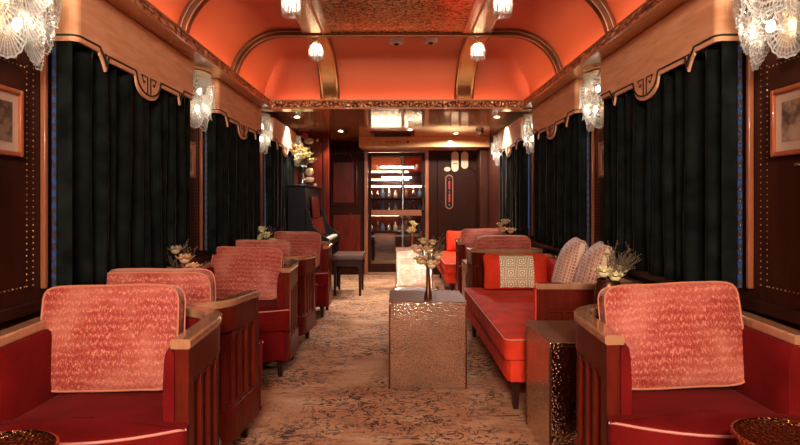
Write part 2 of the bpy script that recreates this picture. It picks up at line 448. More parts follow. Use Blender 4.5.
# copper uprights beside each curtain, leather panel borders of brass nails
tn = 0
for sx in (-1, 1):
    for c in WINC[2:]:
        for e in (-1, 1):
            y = c+e*.672
            if y > 8: continue
            tn += 1
            x0, x1 = sorted((sx*(WX-.022), sx*WX))
            struct(MB().box(x0, x1, y-.010, y+.010, .78, 1.705).build('trim_%d' % tn, 'trim', bevel=.005))
    for k in range(4):
        y = 2.015+1.8*k
        b = MB()
        def stud(yy, zz): b.lathe([(.0032, 0), (.0027, .0015), (.0014, .0026), (.0002, .003)] if sx < 0 else [(.0002, -.003), (.0014, -.0026), (.0027, -.0015), (.0032, 0)], (sx*WX, yy, zz), 8, 'x', cap=False)
        z = .80
        while z < 1.60:
            stud(y-.14, z); stud(y+.14, z); stud(y+.178, z)
            z += .022
        yy = y-.115
        while yy < y+.13: stud(yy, .80); stud(yy, 1.585); yy += .022
        tn += 1
        struct(b.build('trim_%d' % tn, 'stud'))

# cornice and cross beam
def cornice_prof(sx):
    return [(0, 0), (.012, -.008), (.012, .0), (.004, .008), (-.012, .068), (-.006, .078), (-.03, .084), (-.04, .01), (-.22, .006), (-.22, 0)]
CX = 1.12
tnc = 0
for sx, side in ((-1, 'left'), (1, 'right')):
    path = [((sx*CX, y, 1.94), (-sx, 0)) for y in [Y0+(YB-.02-Y0)*i/40 for i in range(41)]]
    pr = [(0, 0), (.010, -.004), (.012, .004), (.004, .010), (-.010, .066), (-.004, .076), (-.024, .080), (-.030, .012), (-.21, .010), (-.21, 0)]
    # carved face, plain lip and soffit
    struct(MB().sweep(path, [(.004, .010), (-.010, .066), (-.020, .066), (-.014, .010)]).build('trim_cornice_carving_'+side, 'carved', smooth=0))
    b = MB().sweep(path, [(0, 0), (.012, -.003), (.013, .006), (.003, .010), (-.012, .012), (-.21, .012), (-.21, 0)])
    b.sweep(path, [(-.008, .066), (-.004, .072), (-.010, .079), (-.022, .079), (-.022, .066)])
    struct(b.build('trim_cornice_'+side, 'lacquer'))
    tnc += 1
    cv = MB().box(*sorted((sx*1.155, sx*1.185)), Y0+.1, YB-.1, 1.953, 1.962).build('cove_light', 'cove', smooth=0)
    tag(cv, 'warm cove strip light hidden behind the carved cornice on the %s wall' % side, 'light', 'cove lights')
b = MB(); b.box(-WX, WX, YB-.006, YB, 1.952, 2.006); struct(b.build('trim_beam_carving', 'carved', smooth=0))
b = MB(); b.box(-WX, WX, YB-.016, YB+.14, 1.934, 1.950); b.box(-WX, WX, YB-.012, YB+.002, 2.006, 2.020)
b.box(-WX, WX, YB, YB+.012, 1.95, 2.006); b.box(-WX, WX, YB+.10, YB+.14, 1.95, ZC+.01)
struct(b.build('trim_beam', 'lacquer', bevel=.003))
cv = MB().box(-1.05, 1.05, YB+.03, YB+.06, 1.953, 1.962).build('cove_light', 'cove_end', smooth=0)
tag(cv, 'warm cove strip light hidden behind the carved cross beam', 'light', 'cove lights')

# vaulted ceiling with a coved end
CI, CR, CZ, CH, EY = .82, .39, 1.975, .380, .62
def vault_z(x, y):
    u = max(0, (abs(x)-CI)/CR); zs = CZ+CH*math.sqrt(max(0, 1-u*u))
    e = max(0, (y-(YB+.08-EY))/EY); ze = CZ+CH*math.sqrt(max(0, 1-e*e))
    return min(zs, ze)
def spaced(lo, hi, c, n):    # denser towards hi
    return [lo+(hi-lo)*(1-(1-i/n)**c) for i in range(n+1)]
xs = [CI*(-1+2*i/16) for i in range(17)]
side_ = [CI+CR*math.sin(PI/2*i/22) for i in range(1, 23)]
xs = [-x for x in reversed(side_)]+xs+side_
ys = [Y0+(YB+.08-EY-Y0)*i/20 for i in range(20)]+[YB+.08-EY+EY*math.sin(PI/2*i/24) for i in range(25)]
b = MB(); nx, ny = len(xs), len(ys)
b.add([(x, y, vault_z(x, y)) for y in ys for x in xs], [(j*nx+i, j*nx+i+1, (j+1)*nx+i+1, (j+1)*nx+i)[::-1] for j in range(ny-1) for i in range(nx-1)])
struct(b.build('ceiling', 'ceiling', smooth=25))
struct(MB().box(-WX-.08, WX+.08, Y0, YB+.14, 2.40, 2.44).build('trim_roof', 'deep', smooth=0))
struct(MB().box(-WX, WX, YB+.10, Y1+.06, ZC, ZC+.04).build('trim_ceiling_flat', 'lacquer', smooth=0))

# ribs across the vault
RIBS = [5.42-1.05*k for k in range(1, 9)]
def vault_pts(y, off, n=60):
    pts = []
    for i in range(n+1):
        a = PI*i/n
        c, s_ = math.cos(a), math.sin(a)
        pts.append((c, s_))
    out = []
    for k in range(25):
        t = PI/2*k/24; out.append((-(CI+(CR-off)*math.cos(t)), CZ+(CH-off)*math.sin(t)))
    for k in range(1, 12): out.append((-CI+2*CI*k/12, CZ+CH-off))
    for k in range(25):
        t = PI/2*(1-k/24); out.append((CI+(CR-off)*math.cos(t), CZ+(CH-off)*math.sin(t)))
    return out
for k, y in enumerate(RIBS):
    outer = vault_pts(y, 0); prof = [(-.055, .002), (-.055, .020), (-.040, .024), (-.030, .042), (.030, .042), (.040, .024), (.055, .020), (.055, .002)]
    b = MB(); b2 = MB(); rings = [vault_pts(y, o) for _, o in prof]
    n = len(outer); m = len(prof); vs = []
    for i in range(n):
        for (dy, o), r in zip(prof, rings): vs.append((r[i][0], y+dy, r[i][1]))
    b.add(vs, [(i*m+q, i*m+(q+1) % m, (i+1)*m+(q+1) % m, (i+1)*m+q) for i in range(n-1) for q in range(m)])
    r = struct(b.build('trim_rib_%d' % (k+1), 'bronze'))
    MB().tube([(p[0], y-.026, p[1]) for p in vault_pts(y, .041)], .006, 6).tube([(p[0], y-.050, p[1]) for p in vault_pts(y, .020)], .005, 6).build('bead', 'bronze_hi', r)

# chased brass rails that carry the pendants, turning down the end cove
for sx, side in ((-1, 'left'), (1, 'right')):
    pts = [(y, vault_z(.6, y)) for y in [Y0+.02+(YB-EY-Y0)*i/10 for i in range(10)]+[YB+.08-EY+EY*math.sin(PI/2*i/16)*.985 for i in range(17)]]
    b = MB(); vs = []
    for i, (y, z) in enumerate(pts):
        a = pts[max(0, i-1)]; c = pts[min(len(pts)-1, i+1)]; ty, tz = c[0]-a[0], c[1]-a[1]; l = math.hypot(ty, tz); ny_, nz_ = tz/l, -ty/l
        for dx, o in ((-.075, .002), (-.075, .034), (-.062, .040), (-.056, .030), (.056, .030), (.062, .040), (.075, .034), (.075, .002)):
            vs.append((sx*.60+dx, y+ny_*o, z+nz_*o))
    n = len(pts); b.add(vs, [(i*8+q, (i+1)*8+q, (i+1)*8+(q+1) % 8, i*8+(q+1) % 8) for i in range(n-1) for q in range(8)])
    rl = struct(b.build('trim_rail_'+side, 'rail_brass', smooth=30))
    eb = MB()
    for dx in (-.078, .078): eb.tube([(sx*.60+dx, vs[i*8][1]+(vs[i*8+1][1]-vs[i*8][1])*.7, vs[i*8][2]+(vs[i*8+1][2]-vs[i*8][2])*.7) for i in range(n)], .009, 6)
    eb.build('edge_moulding', 'bronze', rl)
# antique mirror panel between the rails
for k, (a, c) in enumerate([(RIBS[i+1]+.05, RIBS[i]-.05) for i in range(0, 5)]):
    b = MB(); b.box(-.525, .525, a, c, CZ+CH-.028, CZ+CH-.016)
    mp = struct(b.build('trim_mirror_%d' % (k+1), 'mirror', smooth=0))
    f = MB()
    for (p, q, r, s_) in ((-.525, -.47, a, c), (.47, .525, a, c)): f.box(p, q, r, s_, CZ+CH-.034, CZ+CH-.027)
    f.build('border', 'bronze_hi', mp, bevel=.003)

# end wall, door and the vestibule beyond
DL, DR, DT = -.50, .485, 1.93
b = MB(); b.box(-WX-.08, DL, Y1, Y1+.06, 0, 2.1); b.box(DR, WX+.08, Y1, Y1+.06, 0, 2.1); b.box(DL, DR, Y1, Y1+.06, DT, 2.1)
struct(b.build('wall_end', 'dark_panel', smooth=0))
b = MB()
for (x0, x1, z0, z1) in ((.62, 1.22, .12, 1.86),):
    for r in (0,):
        pts = [(x0, Y1-.004, z0), (x1, Y1-.004, z0), (x1, Y1-.004, z1-.32), (x1-.05, Y1-.004, z1-.26), (x1-.12, Y1-.004, z1-.22), (x1-.12, Y1-.004, z1), (x0, Y1-.004, z1)]
        b.tube(pts, .012, 6, True)
struct(b.build('trim_panel_end', 'dark_panel'))
b = MB()
for (x0, x1, z0, z1) in ((-1.02, -.62, .12, .95), (-1.02, -.62, 1.05, 1.86)):
    pts = [(x0, Y1-.004, z0), (x1, Y1-.004, z0), (x1, Y1-.004, z1-.20), (x1-.06, Y1-.004, z1-.12), (x1-.1, Y1-.004, z1), (x0, Y1-.004, z1)]
    b.tube(pts, .012, 6, True)
struct(b.build('trim_panel_recess', 'mahogany'))
struct(MB().box(-.98, -.56, Y1-.012, Y1-.001, .16, .92).box(-.98, -.66, Y1-.012, Y1-.001, 1.1, 1.72).build('trim_recess_fill', 'mahogany', bevel=.006))
struct(MB().box(1.21, WX, 8.75, Y1, 0, ZC).build('trim_corner_post', 'wall', bevel=.01))
struct(MB().box(-.545, WX, 8.60, Y1, 1.905, ZC).build('trim_header', 'header', bevel=.004))
struct(MB().box(-.36, .24, 8.0, 8.5, ZC-.012, ZC-.002).build('trim_grille_surround', 'mahogany', bevel=.003))

b = MB()
for (x0, x1, z0, z1) in ((DL, DL+.055, .0, DT), (DR-.055, DR, .0, DT), (DL+.055, DR-.055, DT-.055, DT)): b.box(x0, x1, Y1-.03, Y1+.05, z0, z1)
struct(b.build('door_1', 'trim', bevel=.005))
d1 = bpy.data.objects['door_1']
b = MB(); a0, a1 = DL+.057, DR-.057
for (x0, x1, z0, z1) in ((a0, a0+.05, .04, DT-.06), (a1-.05, a1, .04, DT-.06), (a0+.05, a1-.05, .04, .17), (a0+.05, a1-.05, .91, .99), (a0+.05, a1-.05, DT-.11, DT-.06)):
    b.box(x0, x1, Y1, Y1+.035, z0, z1)
b.build('leaf', 'dark_panel', d1, bevel=.003)
MB().box(a0+.05, a1-.05, Y1-.012, Y1-.001, .905, .995).build('rail', 'trim', d1, bevel=.004)
MB().box(a0+.05, a1-.05, Y1+.014, Y1+.020, .17, .91).box(a0+.05, a1-.05, Y1+.014, Y1+.020, .99, DT-.11).build('pane', m_glass('door glass', (1, 1, 1), .92), d1, smooth=0)
MB().tube([(a1-.03, Y1-.002, 1.0), (a1-.03, Y1-.05, 1.0), (a1-.03, Y1-.05, 1.16), (a1-.03, Y1-.002, 1.16)], .010, 8).build('handle', 'brass', d1)
# vestibule shell
b = MB(); VY = Y1+3.1
b.box(-1.2, -1.12, Y1+.06, VY, 0, 2.15); b.box(1.12, 1.2, Y1+.06, VY, 0, 2.15); b.box(-1.2, 1.2, VY, VY+.06, 0, 2.15)
struct(b.build('wall_vestibule', 'dark_panel', smooth=0))
struct(MB().box(-1.2, 1.2, Y1+.06, VY+.06, 2.08, 2.12).build('ceiling_vestibule', 'ceiling', smooth=0))

# partition by the piano
PYW = 8.05
b = MB(); b.box(-WX, -.93, PYW, PYW+.07, 0, ZC); b.box(-.99, -.915, PYW-.012, PYW+.082, 0, ZC)
pw = struct(b.build('wall_partition', 'mahogany', bevel=.004))
b = MB(); b.box(-1.28, -1.02, PYW-.008, PYW-.001, 1.26, 1.92); b.box(-1.28, -1.02, PYW-.008, PYW-.001, .3, 1.18)
b.build('raised_panel', 'mahogany', pw, bevel=.006)

# ------------------------------------------------------------------ lights of the saloon
def make_sconce():
    t = thing('wall_sconce', '', 'lamp')
    b = MB(); b.box(-.05, .05, 0, .02, .03, .36); b.box(-.16, .16, .0, .03, .355, .372)
    arc = [(.15*math.sin(a), .02+.115*math.cos(a), .362) for a in [PI*(-.5+i/16) for i in range(17)]]
    b.tube(arc, .006, 6); arc2 = [(.12*math.sin(a), .02+.09*math.cos(a), .20) for a in [PI*(-.5+i/16) for i in range(17)]]
    b.tube(arc2, .005, 6)
    for z in (.28, .20): b.tube([(0, .01, z-.03), (0, .055, z-.04)], .006, 6)
    b.build('bracket', 'brass', t)
    r = MB()
    for i in range(25):
        a = PI*(-.5+(i+.5)/25); x, y = .148*math.sin(a), .02+.113*math.cos(a)
        r.lathe([(.0035, .355), (.0062, .35), (.0062, .22), (.004, .208), (.0002, .205)], (x, y, 0), 6)
    r.build('glass_rods', 'rod', t)
    for (x, z) in ((-.035, .255), (.015, .135)):
        MB().lathe([(.0002, -.022), (.009, -.018), (.014, -.005), (.013, .007), (.008, .017), (.0002, .020)], (x, .062, z), 12).build('bulb', 'bulb', t)
    def shell(ang, rad, cy, z, w, h, tilt):
        ca, sa = math.cos(ang), math.sin(ang); px, py = rad*sa, .02+cy*ca
        nv = Vector((sa, ca, 0)).normalized(); tv = Vector((ca, -sa, 0))
        def fn(u, v):
            th = (u-.5)*PI*1.12
            rr = v*(1+.02*math.cos(th*17))
            lx = w*rr*math.sin(th); lz = -h*rr*math.cos(th)
            bow = .030*v*v*(1-.5*abs(math.sin(th)))+.0025*math.cos(u*2*PI*17)*v
            return Vector((px, py, z))+tv*lx+nv*(bow+tilt*v)+Vector((0, 0, lz))
        MB().grid(fn, 68, 8, uv=True).build('glass_shell', 'cut', t, smooth=180)
    for i in range(4):
        shell(PI*(-.42+.28*i), .138, .100, .262, .074, .118, .012)
    for i in range(4):
        shell(PI*(-.36+.24*i), .118, .088, .180, .066, .112, .006)
    for i in range(3):
        shell(PI*(-.30+.30*i), .085, .068, .112, .060, .112, .0)
    return t
sc0 = make_sconce(); used = []
SCY = [2.02, 3.82, 5.62, 7.42]
near_ = ['nearest the viewer, above the front armchair', 'second along, over the armchair backs', 'third along, past the carved beam', 'farthest along, close to the end wall']
words = {-1: 'left wall', 1: 'right wall'}
for sx in (-1, 1):
    for k, y in enumerate(SCY):
        if sx < 0 and k == 3: lab = 'cut glass sconce above the piano on the left wall'
        else: lab = 'lit cut glass shell sconce on the %s, %s' % (words[sx], near_[k])
        place(sc0, used, (sx*WX, y, 1.565), (-PI/2 if sx < 0 else PI/2), lab, 'cut glass wall sconces')
    for y in (.22, -1.58):
        place(sc0, used, (sx*WX, y, 1.565), (-PI/2 if sx < 0 else PI/2), 'cut glass shell sconce on the %s behind the viewer' % words[sx], 'cut glass wall sconces')

def make_pendant():
    t = thing('pendant_lamp', '', 'lamp')
    MB().lathe([(.028, 0), (.030, -.006), (.018, -.014), (.010, -.024), (.012, -.036), (.024, -.046), (.022, -.052), (.006, -.053)], (0, 0, 0), 20).build('cap', 'brass', t)
    fl = lambda a, h: 1+.06*math.cos(10*a)
    MB().lathe([(.026, -.040), (.042, -.058), (.052, -.088), (.052, -.115), (.049, -.145), (.054, -.168)], (0, 0, 0), 60, cap=False, mod=fl).build('glass_shade', 'rod', t)
    MB().lathe([(.0002, -.112), (.010, -.108), (.018, -.092), (.016, -.075), (.009, -.062), (.0002, -.056)], (0, 0, 0), 12).build('bulb', 'pend_bulb', t)
    return t
pd = make_pendant(); used = []
for sx in (-1, 1):
    for k, y in enumerate((4.45, 3.40, 2.35, 1.3, .25, -.8)):
        if k < 2: lab = 'fluted glass pendant on the %s rail, %s' % ('left' if sx < 0 else 'right', ('over the end cove, lower in view', 'nearer one, cut by the photo edge')[k])
        else: lab = 'fluted glass pendant on the %s brass rail above the viewer' % ('left' if sx < 0 else 'right')
        place(pd, used, (sx*.60, y, CZ+CH-.028), 0, lab, 'fluted glass pendants')

def make_down():
    t = thing('downlight', '', 'light')
    MB().lathe([(.034, 0), (.046, 0), (.046, -.006), (.034, -.008)], (0, 0, 0), 24, cap=False).build('rim', 'brass', t)
    MB().lathe([(.0002, -.003), (.034, -.003)], (0, 0, 0), 24, cap=False).build('diffuser', 'down', t)
    l = bpy.data.lights.new('beam', 'SPOT'); l.energy = P_DOWN; l.color = SOFT; l.spot_size = math.radians(105); l.spot_blend = .35; l.shadow_soft_size = .03
    o = bpy.data.objects.new('beam', l); COL.objects.link(o); o.parent = t; o.location = (0, 0, -.012)
    return t
dn = make_down(); used = []
for x, y, lab in ((-1.10, 6.6, 'small round downlight at the left edge of the flat ceiling, over the piano'), (1.10, 6.6, 'small round downlight at the right edge of the flat ceiling, by the curtains'),
                  (-.74, 7.9, 'small round downlight in front of the dark recess'), (.16, 6.75, 'small round downlight in the middle of the flat ceiling'), (.17, 7.75, 'small round downlight just before the ceiling grille'),
                  (.80, 8.15, 'small round downlight right of the ceiling grille')):
    o = place(dn, used, (x, y, ZC-.001), 0, lab)
    if x == .80:      # beam widened and strengthened as added light for the header face
        for c in o.children:
            if c.type == 'LIGHT': c.data = c.data.copy(); c.data.spot_size = math.radians(172); c.data.energy = P_DOWN*2
    if x == .16:
        for c in o.children:
            if c.type == 'LIGHT': c.data = c.data.copy(); c.data.energy = P_DOWN*.1

# ------------------------------------------------------------------ pelmets, curtains, braid, pictures
def pel_bottom(t):
    a = abs(t)
    if a > .475: return .0
    if a > .425:
        q = (.475-a)/.05; return -.012-.060*q**1.5
    if a > .405:
        return -.072+.052*(.425-a)/.02
    if a > .150: return -.022
    if a > .138: return -.022-.012*(.150-a)/.012
    return -.034-.078*math.sqrt(max(0, 1-(a/.138)**2))
HL, DP = .655, .124
def make_pelmet():
    """local: x along the wall, y into the room, z=0 at the plain bottom edge"""
    t = thing('curtain_pelmet', '', 'pelmet')
    path = []
    for i in range(7): path.append((-HL, .002+(DP-.03)*i/6, None))
    for i in range(1, 7):
        a = PI/2*i/6; path.append((-HL+.03-.03*math.cos(a), DP-.03+.03*math.sin(a), None))
    for i in range(1, 240): path.append((-HL+.03+(2*HL-.06)*i/240, DP, 1))
    for i in range(0, 7):
        a = PI/2*(1-i/6); path.append((HL-.03+.03*math.cos(a), DP-.03+.03*math.sin(a), None))
    for i in range(7): path.append((HL, DP-.03-(DP-.032)*i/6, None))
    n = len(path); vs = []; edge = []; line = []
    for i, (x, y, fr) in enumerate(path):
        a = path[max(0, i-1)]; c = path[min(n-1, i+1)]
        tx, ty = c[0]-a[0], c[1]-a[1]; l = math.hypot(tx, ty) or 1; nx_, ny_ = -ty/l, tx/l
        zb = pel_bottom(x) if fr else 0.0
        for o, z in ((0, zb), (0, .226), (-.010, .226), (-.010, zb)): vs.append((x+nx_*o, y+ny_*o, z))
        line.append((x+nx_*.002, y+ny_*.002, zb+.022))
    b = MB(); b.add(vs, [(i*4+q, i*4+(q+1) % 4, (i+1)*4+(q+1) % 4, (i+1)*4+q) for i in range(n-1) for q in range(4)]+[(0, 1, 2, 3), tuple((n-1)*4+q for q in (3, 2, 1, 0))])
    b.build('valance', 'pelmet', t, smooth=30)
    cb = MB().tube(line, .0042, 5)
    for s_ in (-1, 1):
        cb.tube([(s_*.018, DP+.002, -.085), (s_*.018, DP+.002, -.005), (s_*.085, DP+.002, -.005), (s_*.060, DP+.002, -.04), (s_*.045, DP+.002, -.028)], .003, 5)
        cb.tube([(s_*.40, DP+.002, -.001), (s_*.44, DP+.002, .002), (s_*.425, DP+.002, -.03), (s_*.47, DP+.002, .004)], .003, 5)
    cb.build('cord_trim', 'cord', t)
    return t
pm = make_pelmet(); used = []
wname = {2: 'nearest the viewer', 3: 'nearest in view, spanning the upper corner', 4: 'second along, behind the second sconce', 5: 'farthest, beyond the carved beam'}
for sx in (-1, 1):
    for k in range(2, 6):
        place(pm, used, (sx*WX, WINC[k], 1.712), (-PI/2 if sx < 0 else PI/2), 'copper scalloped curtain pelmet on the %s wall, %s' % ('left' if sx < 0 else 'right', wname[k]), 'copper curtain pelmets')

def make_drape(seed, mirror):
    rnd = random.Random(seed); n = 150; base = []
    L0, L1 = -.645, -.006
    freq = [rnd.uniform(.8, 1.2) for _ in range(12)]
    path = []
    for i in range(12): path.append((L0, .046+.055*i/11, 0.0))
    for i in range(1, n+1):
        q = i/n; x = L0+(L1-L0)*q
        ph = 2*PI*(q*5.3+.16*math.sin(3*q*PI+seed))
        path.append((x, .072+.036*math.cos(ph)*min(1, q*9+.4)+.006*math.sin(ph*.5+seed), min(1, q*6)))
    def fn(u, v):
        i = min(len(path)-1, int(u*(len(path)-1)+.5)); x, y, w = path[i]
        z = -.012-.965*v
        x += .012*w*math.sin(v*5+u*7+seed)*v; y += .008*w*math.sin(v*4+u*23+seed)*v
        y = min(max(y, .030), .112)
        return ((x if not mirror else -x), y, z)
    b = MB().grid(fn, len(path)-1, 14, flip=mirror)
    return b
drapes = []
for mi in (False, True):
    o = make_drape(2.1 if mi else .6, mi).build('curtain', 'curtain', smooth=180)
    so = o.modifiers.new('cloth', 'SOLIDIFY'); so.thickness = .004; so.offset = 0
    tag(o, '', 'curtain'); drapes.append((o, []))
place_w = {2: 'beside the viewer', 3: 'under the nearest pelmet', 4: 'under the second pelmet', 5: 'under the farthest pelmet'}
for sx in (-1, 1):
    for k in range(2, 6):
        for (o, us), mi in zip(drapes, (False, True)):
            # local +x runs to -y on the left wall and +y on the right wall ... near half is the one towards the viewer
            near = (mi if sx < 0 else not mi)
            far_t = 'nearer half' if near else 'farther half'
            place(o, us, (sx*WX, WINC[k], 1.73), (-PI/2 if sx < 0 else PI/2), 'dark velvet curtain %s, %s wall, %s' % (place_w[k], 'left' if sx < 0 else 'right', far_t), 'dark velvet curtains')

b = MB()
b.box(-.004, .004, .028, .044, -.93, 0)
for i in range(20): b.ball((-.004, .036, -.02-.045*i), .006, 8, 1.6)
br = b.build('curtain_braid', 'braid'); tag(br, '', 'braid'); used = []
for sx in (-1, 1):
    for k in (3, 4, 5):
        place(br, used, (sx*WX, WINC[k]-.648, 1.71), (-PI/2 if sx < 0 else PI/2), 'bronze braid with painted dusk blue edging the curtain under the %s pelmet, %s wall' % ({3: 'nearest', 4: 'second', 5: 'farthest'}[k], 'left' if sx < 0 else 'right'), 'curtain braids')

def make_picture(pm_):
    t = thing('framed_picture', '', 'picture')
    b = MB(); w, h, f, d = .108, .116, .017, .024
    for (x0, x1, z0, z1) in ((-w, -w+f, -h, h), (w-f, w, -h, h), (-w+f, w-f, -h, -h+f), (-w+f, w-f, h-f, h)): b.box(x0, x1, 0.001, d, z0, z1)
    b.build('frame', 'frame', t, bevel=.004)
    MB().box(-w+f, w-f, .001, .012, -h+f, h-f).build('mat', 'paper', t, smooth=0)
    MB().box(-.058, .058, .012, .014, -.068, .068).build('print', pm_, t, smooth=0)
    return t
for sx in (-1, 1):
    p0 = make_picture('print_dark' if sx < 0 else 'print_oval'); used = []
    q0 = MB().box(-.028, .028, .0005, .006, -.006, .006).build('name_plaque', 'bronze_hi', bevel=.002); tag(q0, '', 'plaque'); uq = []
    sd = 'left' if sx < 0 else 'right'
    for k, y in enumerate((2.02, 3.82, 5.62, 7.42)):
        if k == 2: continue
        wd = ('at the photo edge, under the nearest sconce', 'between the first two curtains', '', 'farthest, near the end wall')[k]
        place(p0, used, (sx*WX, y-.025, 1.376), (-PI/2 if sx < 0 else PI/2), 'small copper framed picture on the %s wall, %s' % (sd, wd), 'framed pictures')
        if k < 2: place(q0, uq, (sx*WX, y-.045, 1.228), (-PI/2 if sx < 0 else PI/2), 'tiny copper plaque below the picture on the %s wall, %s' % (sd, ('nearest', 'second along')[k]), 'picture plaques')

# ------------------------------------------------------------------ seating
def upath(hw, yf, yb, r, zf, zb, n=10, trim=0):
    P = []
    L = (yb-r)-yf
    for i in range(n): P.append(((-hw, yf+L*i/n), (-1, 0)))
    for i in range(n+1):
        a = PI/2*i/n; P.append(((-hw+r-r*math.cos(a), yb-r+r*math.sin(a)), (-math.cos(a), math.sin(a))))
    W2 = hw-r
    for i in range(1, 8): P.append(((-W2+2*W2*i/8, yb), (0, 1)))
    for i in range(n+1):
        a = PI/2*(1-i/n); P.append(((hw-r+r*math.cos(a), yb-r+r*math.sin(a)), (math.cos(a), math.sin(a))))
    for i in range(1, n+1): P.append(((hw, yb-r-L*i/n), (1, 0)))
    out = []; tot = len(P)-1
    for i, ((x, y), nr) in enumerate(P):
        q = min(1, max(0, (y-yf)/(yb-yf))); out.append(((x, y, zf+(zb-zf)*q), nr))
    return out
def at_s(path, s):
    """point and normal at arc length s"""
    acc = 0
    for (p, n), (q, m) in zip(path, path[1:]):
        d = math.hypot(q[0]-p[0], q[1]-p[1])
        if acc+d >= s or (q, m) == path[-1]:
            f = (s-acc)/d if d else 0
            return (p[0]+(q[0]-p[0])*f, p[1]+(q[1]-p[1])*f, 0), (n[0]+(m[0]-n[0])*f, n[1]+(m[1]-n[1])*f)
        acc += d
def length(path): return sum(math.hypot(q[0]-p[0], q[1]-p[1]) for (p, _), (q, _) in zip(path, path[1:]))
def rev(poly): return poly

def make_tub(name, cat, hw, yf, yb, r, arm_f, arm_b, seat_z, seat_f, bow, base_z, red, leg_xs, cush_z):
    t = thing(name, '', cat)
    sh = .02
    P = upath(hw, yf, yb, r, 0, 0)
    Pr = upath(hw, yf-.006, yb, r, arm_f, arm_b)
    # polished top rail, its pale colour imitates glare
    b = MB().sweep(Pr, [(.008, -.030), (.012, -.022), (.012, -.006), (.006, 0), (-.042, 0), (-.048, -.006), (-.048, -.030)])
    b.build('top_rail', 'mahogany_rail_glare', t, smooth=35)
    # wooden shell: recessed panel, frieze, base band, posts and slats
    Pz = upath(hw, yf, yb, r, arm_f-.03, arm_b-.03)
    zt = [p[2] for p, _ in Pz]
    b = MB()
    b.sweep(P, lambda i: [(-sh-.004, base_z), (-sh-.004, zt[i]), (-.012, zt[i]), (-.012, base_z)])
    fr = .105
    b.sweep(P, lambda i: [(-.014, zt[i]-fr), (-.014, zt[i]), (.004, zt[i]), (.004, zt[i]-fr)])
    b.sweep(P, [(-.014, base_z-.01), (-.014, base_z+.13), (.004, base_z+.13), (.009, base_z+.12), (.009, base_z-.01)])
    L = length(P); z0, z1 = base_z+.125, arm_f-.03-fr+.005
    def post(s, w, o0, o1, za=z0, zb=z1):
        p, n = at_s(P, s); n = Vector((n[0], n[1])).normalized(); tx, ty = -n.y, n.x
        vs = [(p[0]+n.x*o+tx*k*w/2, p[1]+n.y*o+ty*k*w/2, z) for z in (za, zb) for o in (o0, o1) for k in (-1, 1)]
        b.add(vs, [(0, 1, 3, 2), (4, 6, 7, 5), (0, 4, 5, 1), (2, 3, 7, 6), (0, 2, 6, 4), (1, 5, 7, 3)])
    side = yb-r-yf
    post(.022, .052, -.036, .0055, base_z-.004, arm_f-.031); post(L-.022, .052, -.036, .0055, base_z-.004, arm_f-.031)
    s = .115
    stops = []
    ns = max(2, round((side+r*.9-.11)/.082))
    for i in range(1, ns+2):
        q = .052+(side+r*.8-.052)*i/(ns+1); stops += [q, L-q]
    mid0, mid1 = side+r*1.57, L-side-r*1.57
    nb = max(2, round((mid1-mid0)/.16))
    for i in range(nb+1): stops.append(mid0+(mid1-mid0)*i/nb)
    for q in stops: post(q, .024, -.013, .002)
    # thin inner frame mouldings in every opening
    b.sweep(P, [(-.013, z0), (-.013, z0+.018), (-.002, z0+.018), (-.002, z0)]); b.sweep(P, [(-.013, z1-.022), (-.013, z1-.004), (-.002, z1-.004), (-.002, z1-.022)])
    b.build('wooden_shell', 'mahogany', t, bevel=.002)
    # padded inside
    Pu = upath(hw-.036, yf-.012, yb-sh-.006, max(.03, r-sh), 0, 0)
    Pt = upath(hw-sh, yf, yb-sh, max(.03, r-sh), arm_f-.034, arm_b-.034)
    zt2 = [p[2] for p, _ in Pt]
    n = len(Pu)
    def prof(i):
        z = zt2[i]; e = min(i, n-1-i); k = 1.0 if e > 1 else (.7, .93)[e]
        th = .042*k
        return [(0, seat_z-.18), (0, z-.006), (-.006, z), (-th*.5, z+.004), (-th*.85, z-.006), (-th, z-.03), (-th-.006*k, (z+seat_z)/2), (-th, seat_z-.18)]
    MB().sweep(Pu, prof).build('inner_upholstery', red, t, smooth=50)
    # seat
    iw = hw-.079; ow = hw+.010
    yk = yf-.026
    def outline(d):
        pts = []
        pts += [(iw-d, yb-.105-d), (-iw+d, yb-.105-d)]
        pts += [(-iw+d, yb-.2+0*j) if False else (-iw+d, yb-.105-d-(yb-.105-d-yk+d)*j/4) for j in range(1, 4)]
        pts += [(-iw+d, yk-d), (-ow+d+.02, yk-d), (-ow+d, yk-d-.02)]
        yc = seat_f+bow
        pts += [(-ow+d, yc+.03), (-ow+d+.012, yc+.010+d), (-ow+d+.03, yc-.002+d)]
        m_ = 12; w_ = ow-d-.03
        for j in range(1, m_):
            x = -w_+2*w_*j/m_; pts.append((x, yc-.002+d-bow*(1-(x/w_)**2)))
        pts += [(ow-d-.03, yc-.002+d), (ow-d-.012, yc+.010+d), (ow-d, yc+.03), (ow-d, yk-d-.02), (ow-d-.02, yk-d), (iw-d, yk-d)]
        pts += [(iw-d, yk-d+(yb-.105-d-yk+d)*j/4) for j in range(1, 4)]
        return pts
    ol = outline(0)
    sc = MB().pad(ol, cush_z, seat_z, .016, .014).build('seat_cushion', red, t, smooth=60)
    k0 = next(i for i, p in enumerate(ol) if p[0] <= -ow+.0201 and p[1] < yk-.001) - 1
    front = [p for p in ol if p[1] <= yk+.0001 and abs(p[0]) > iw-.001 or p[1] < yk-.01]
    MB().tube([(x*1.003, y-.001, seat_z-.007) for x, y in front], .0042, 6).build('piping', 'piping', sc)
    MB().pad(outline(.014), base_z, cush_z+.004, .012, 0).build('seat_base', red, t, smooth=60)
    for lx in leg_xs:
        for ly in (seat_f+bow+.07, yb-.07):
            MB().frustum((lx, ly), 0, base_z+.006, .013, .022).build('leg', 'deep', t, bevel=.003)
    return t

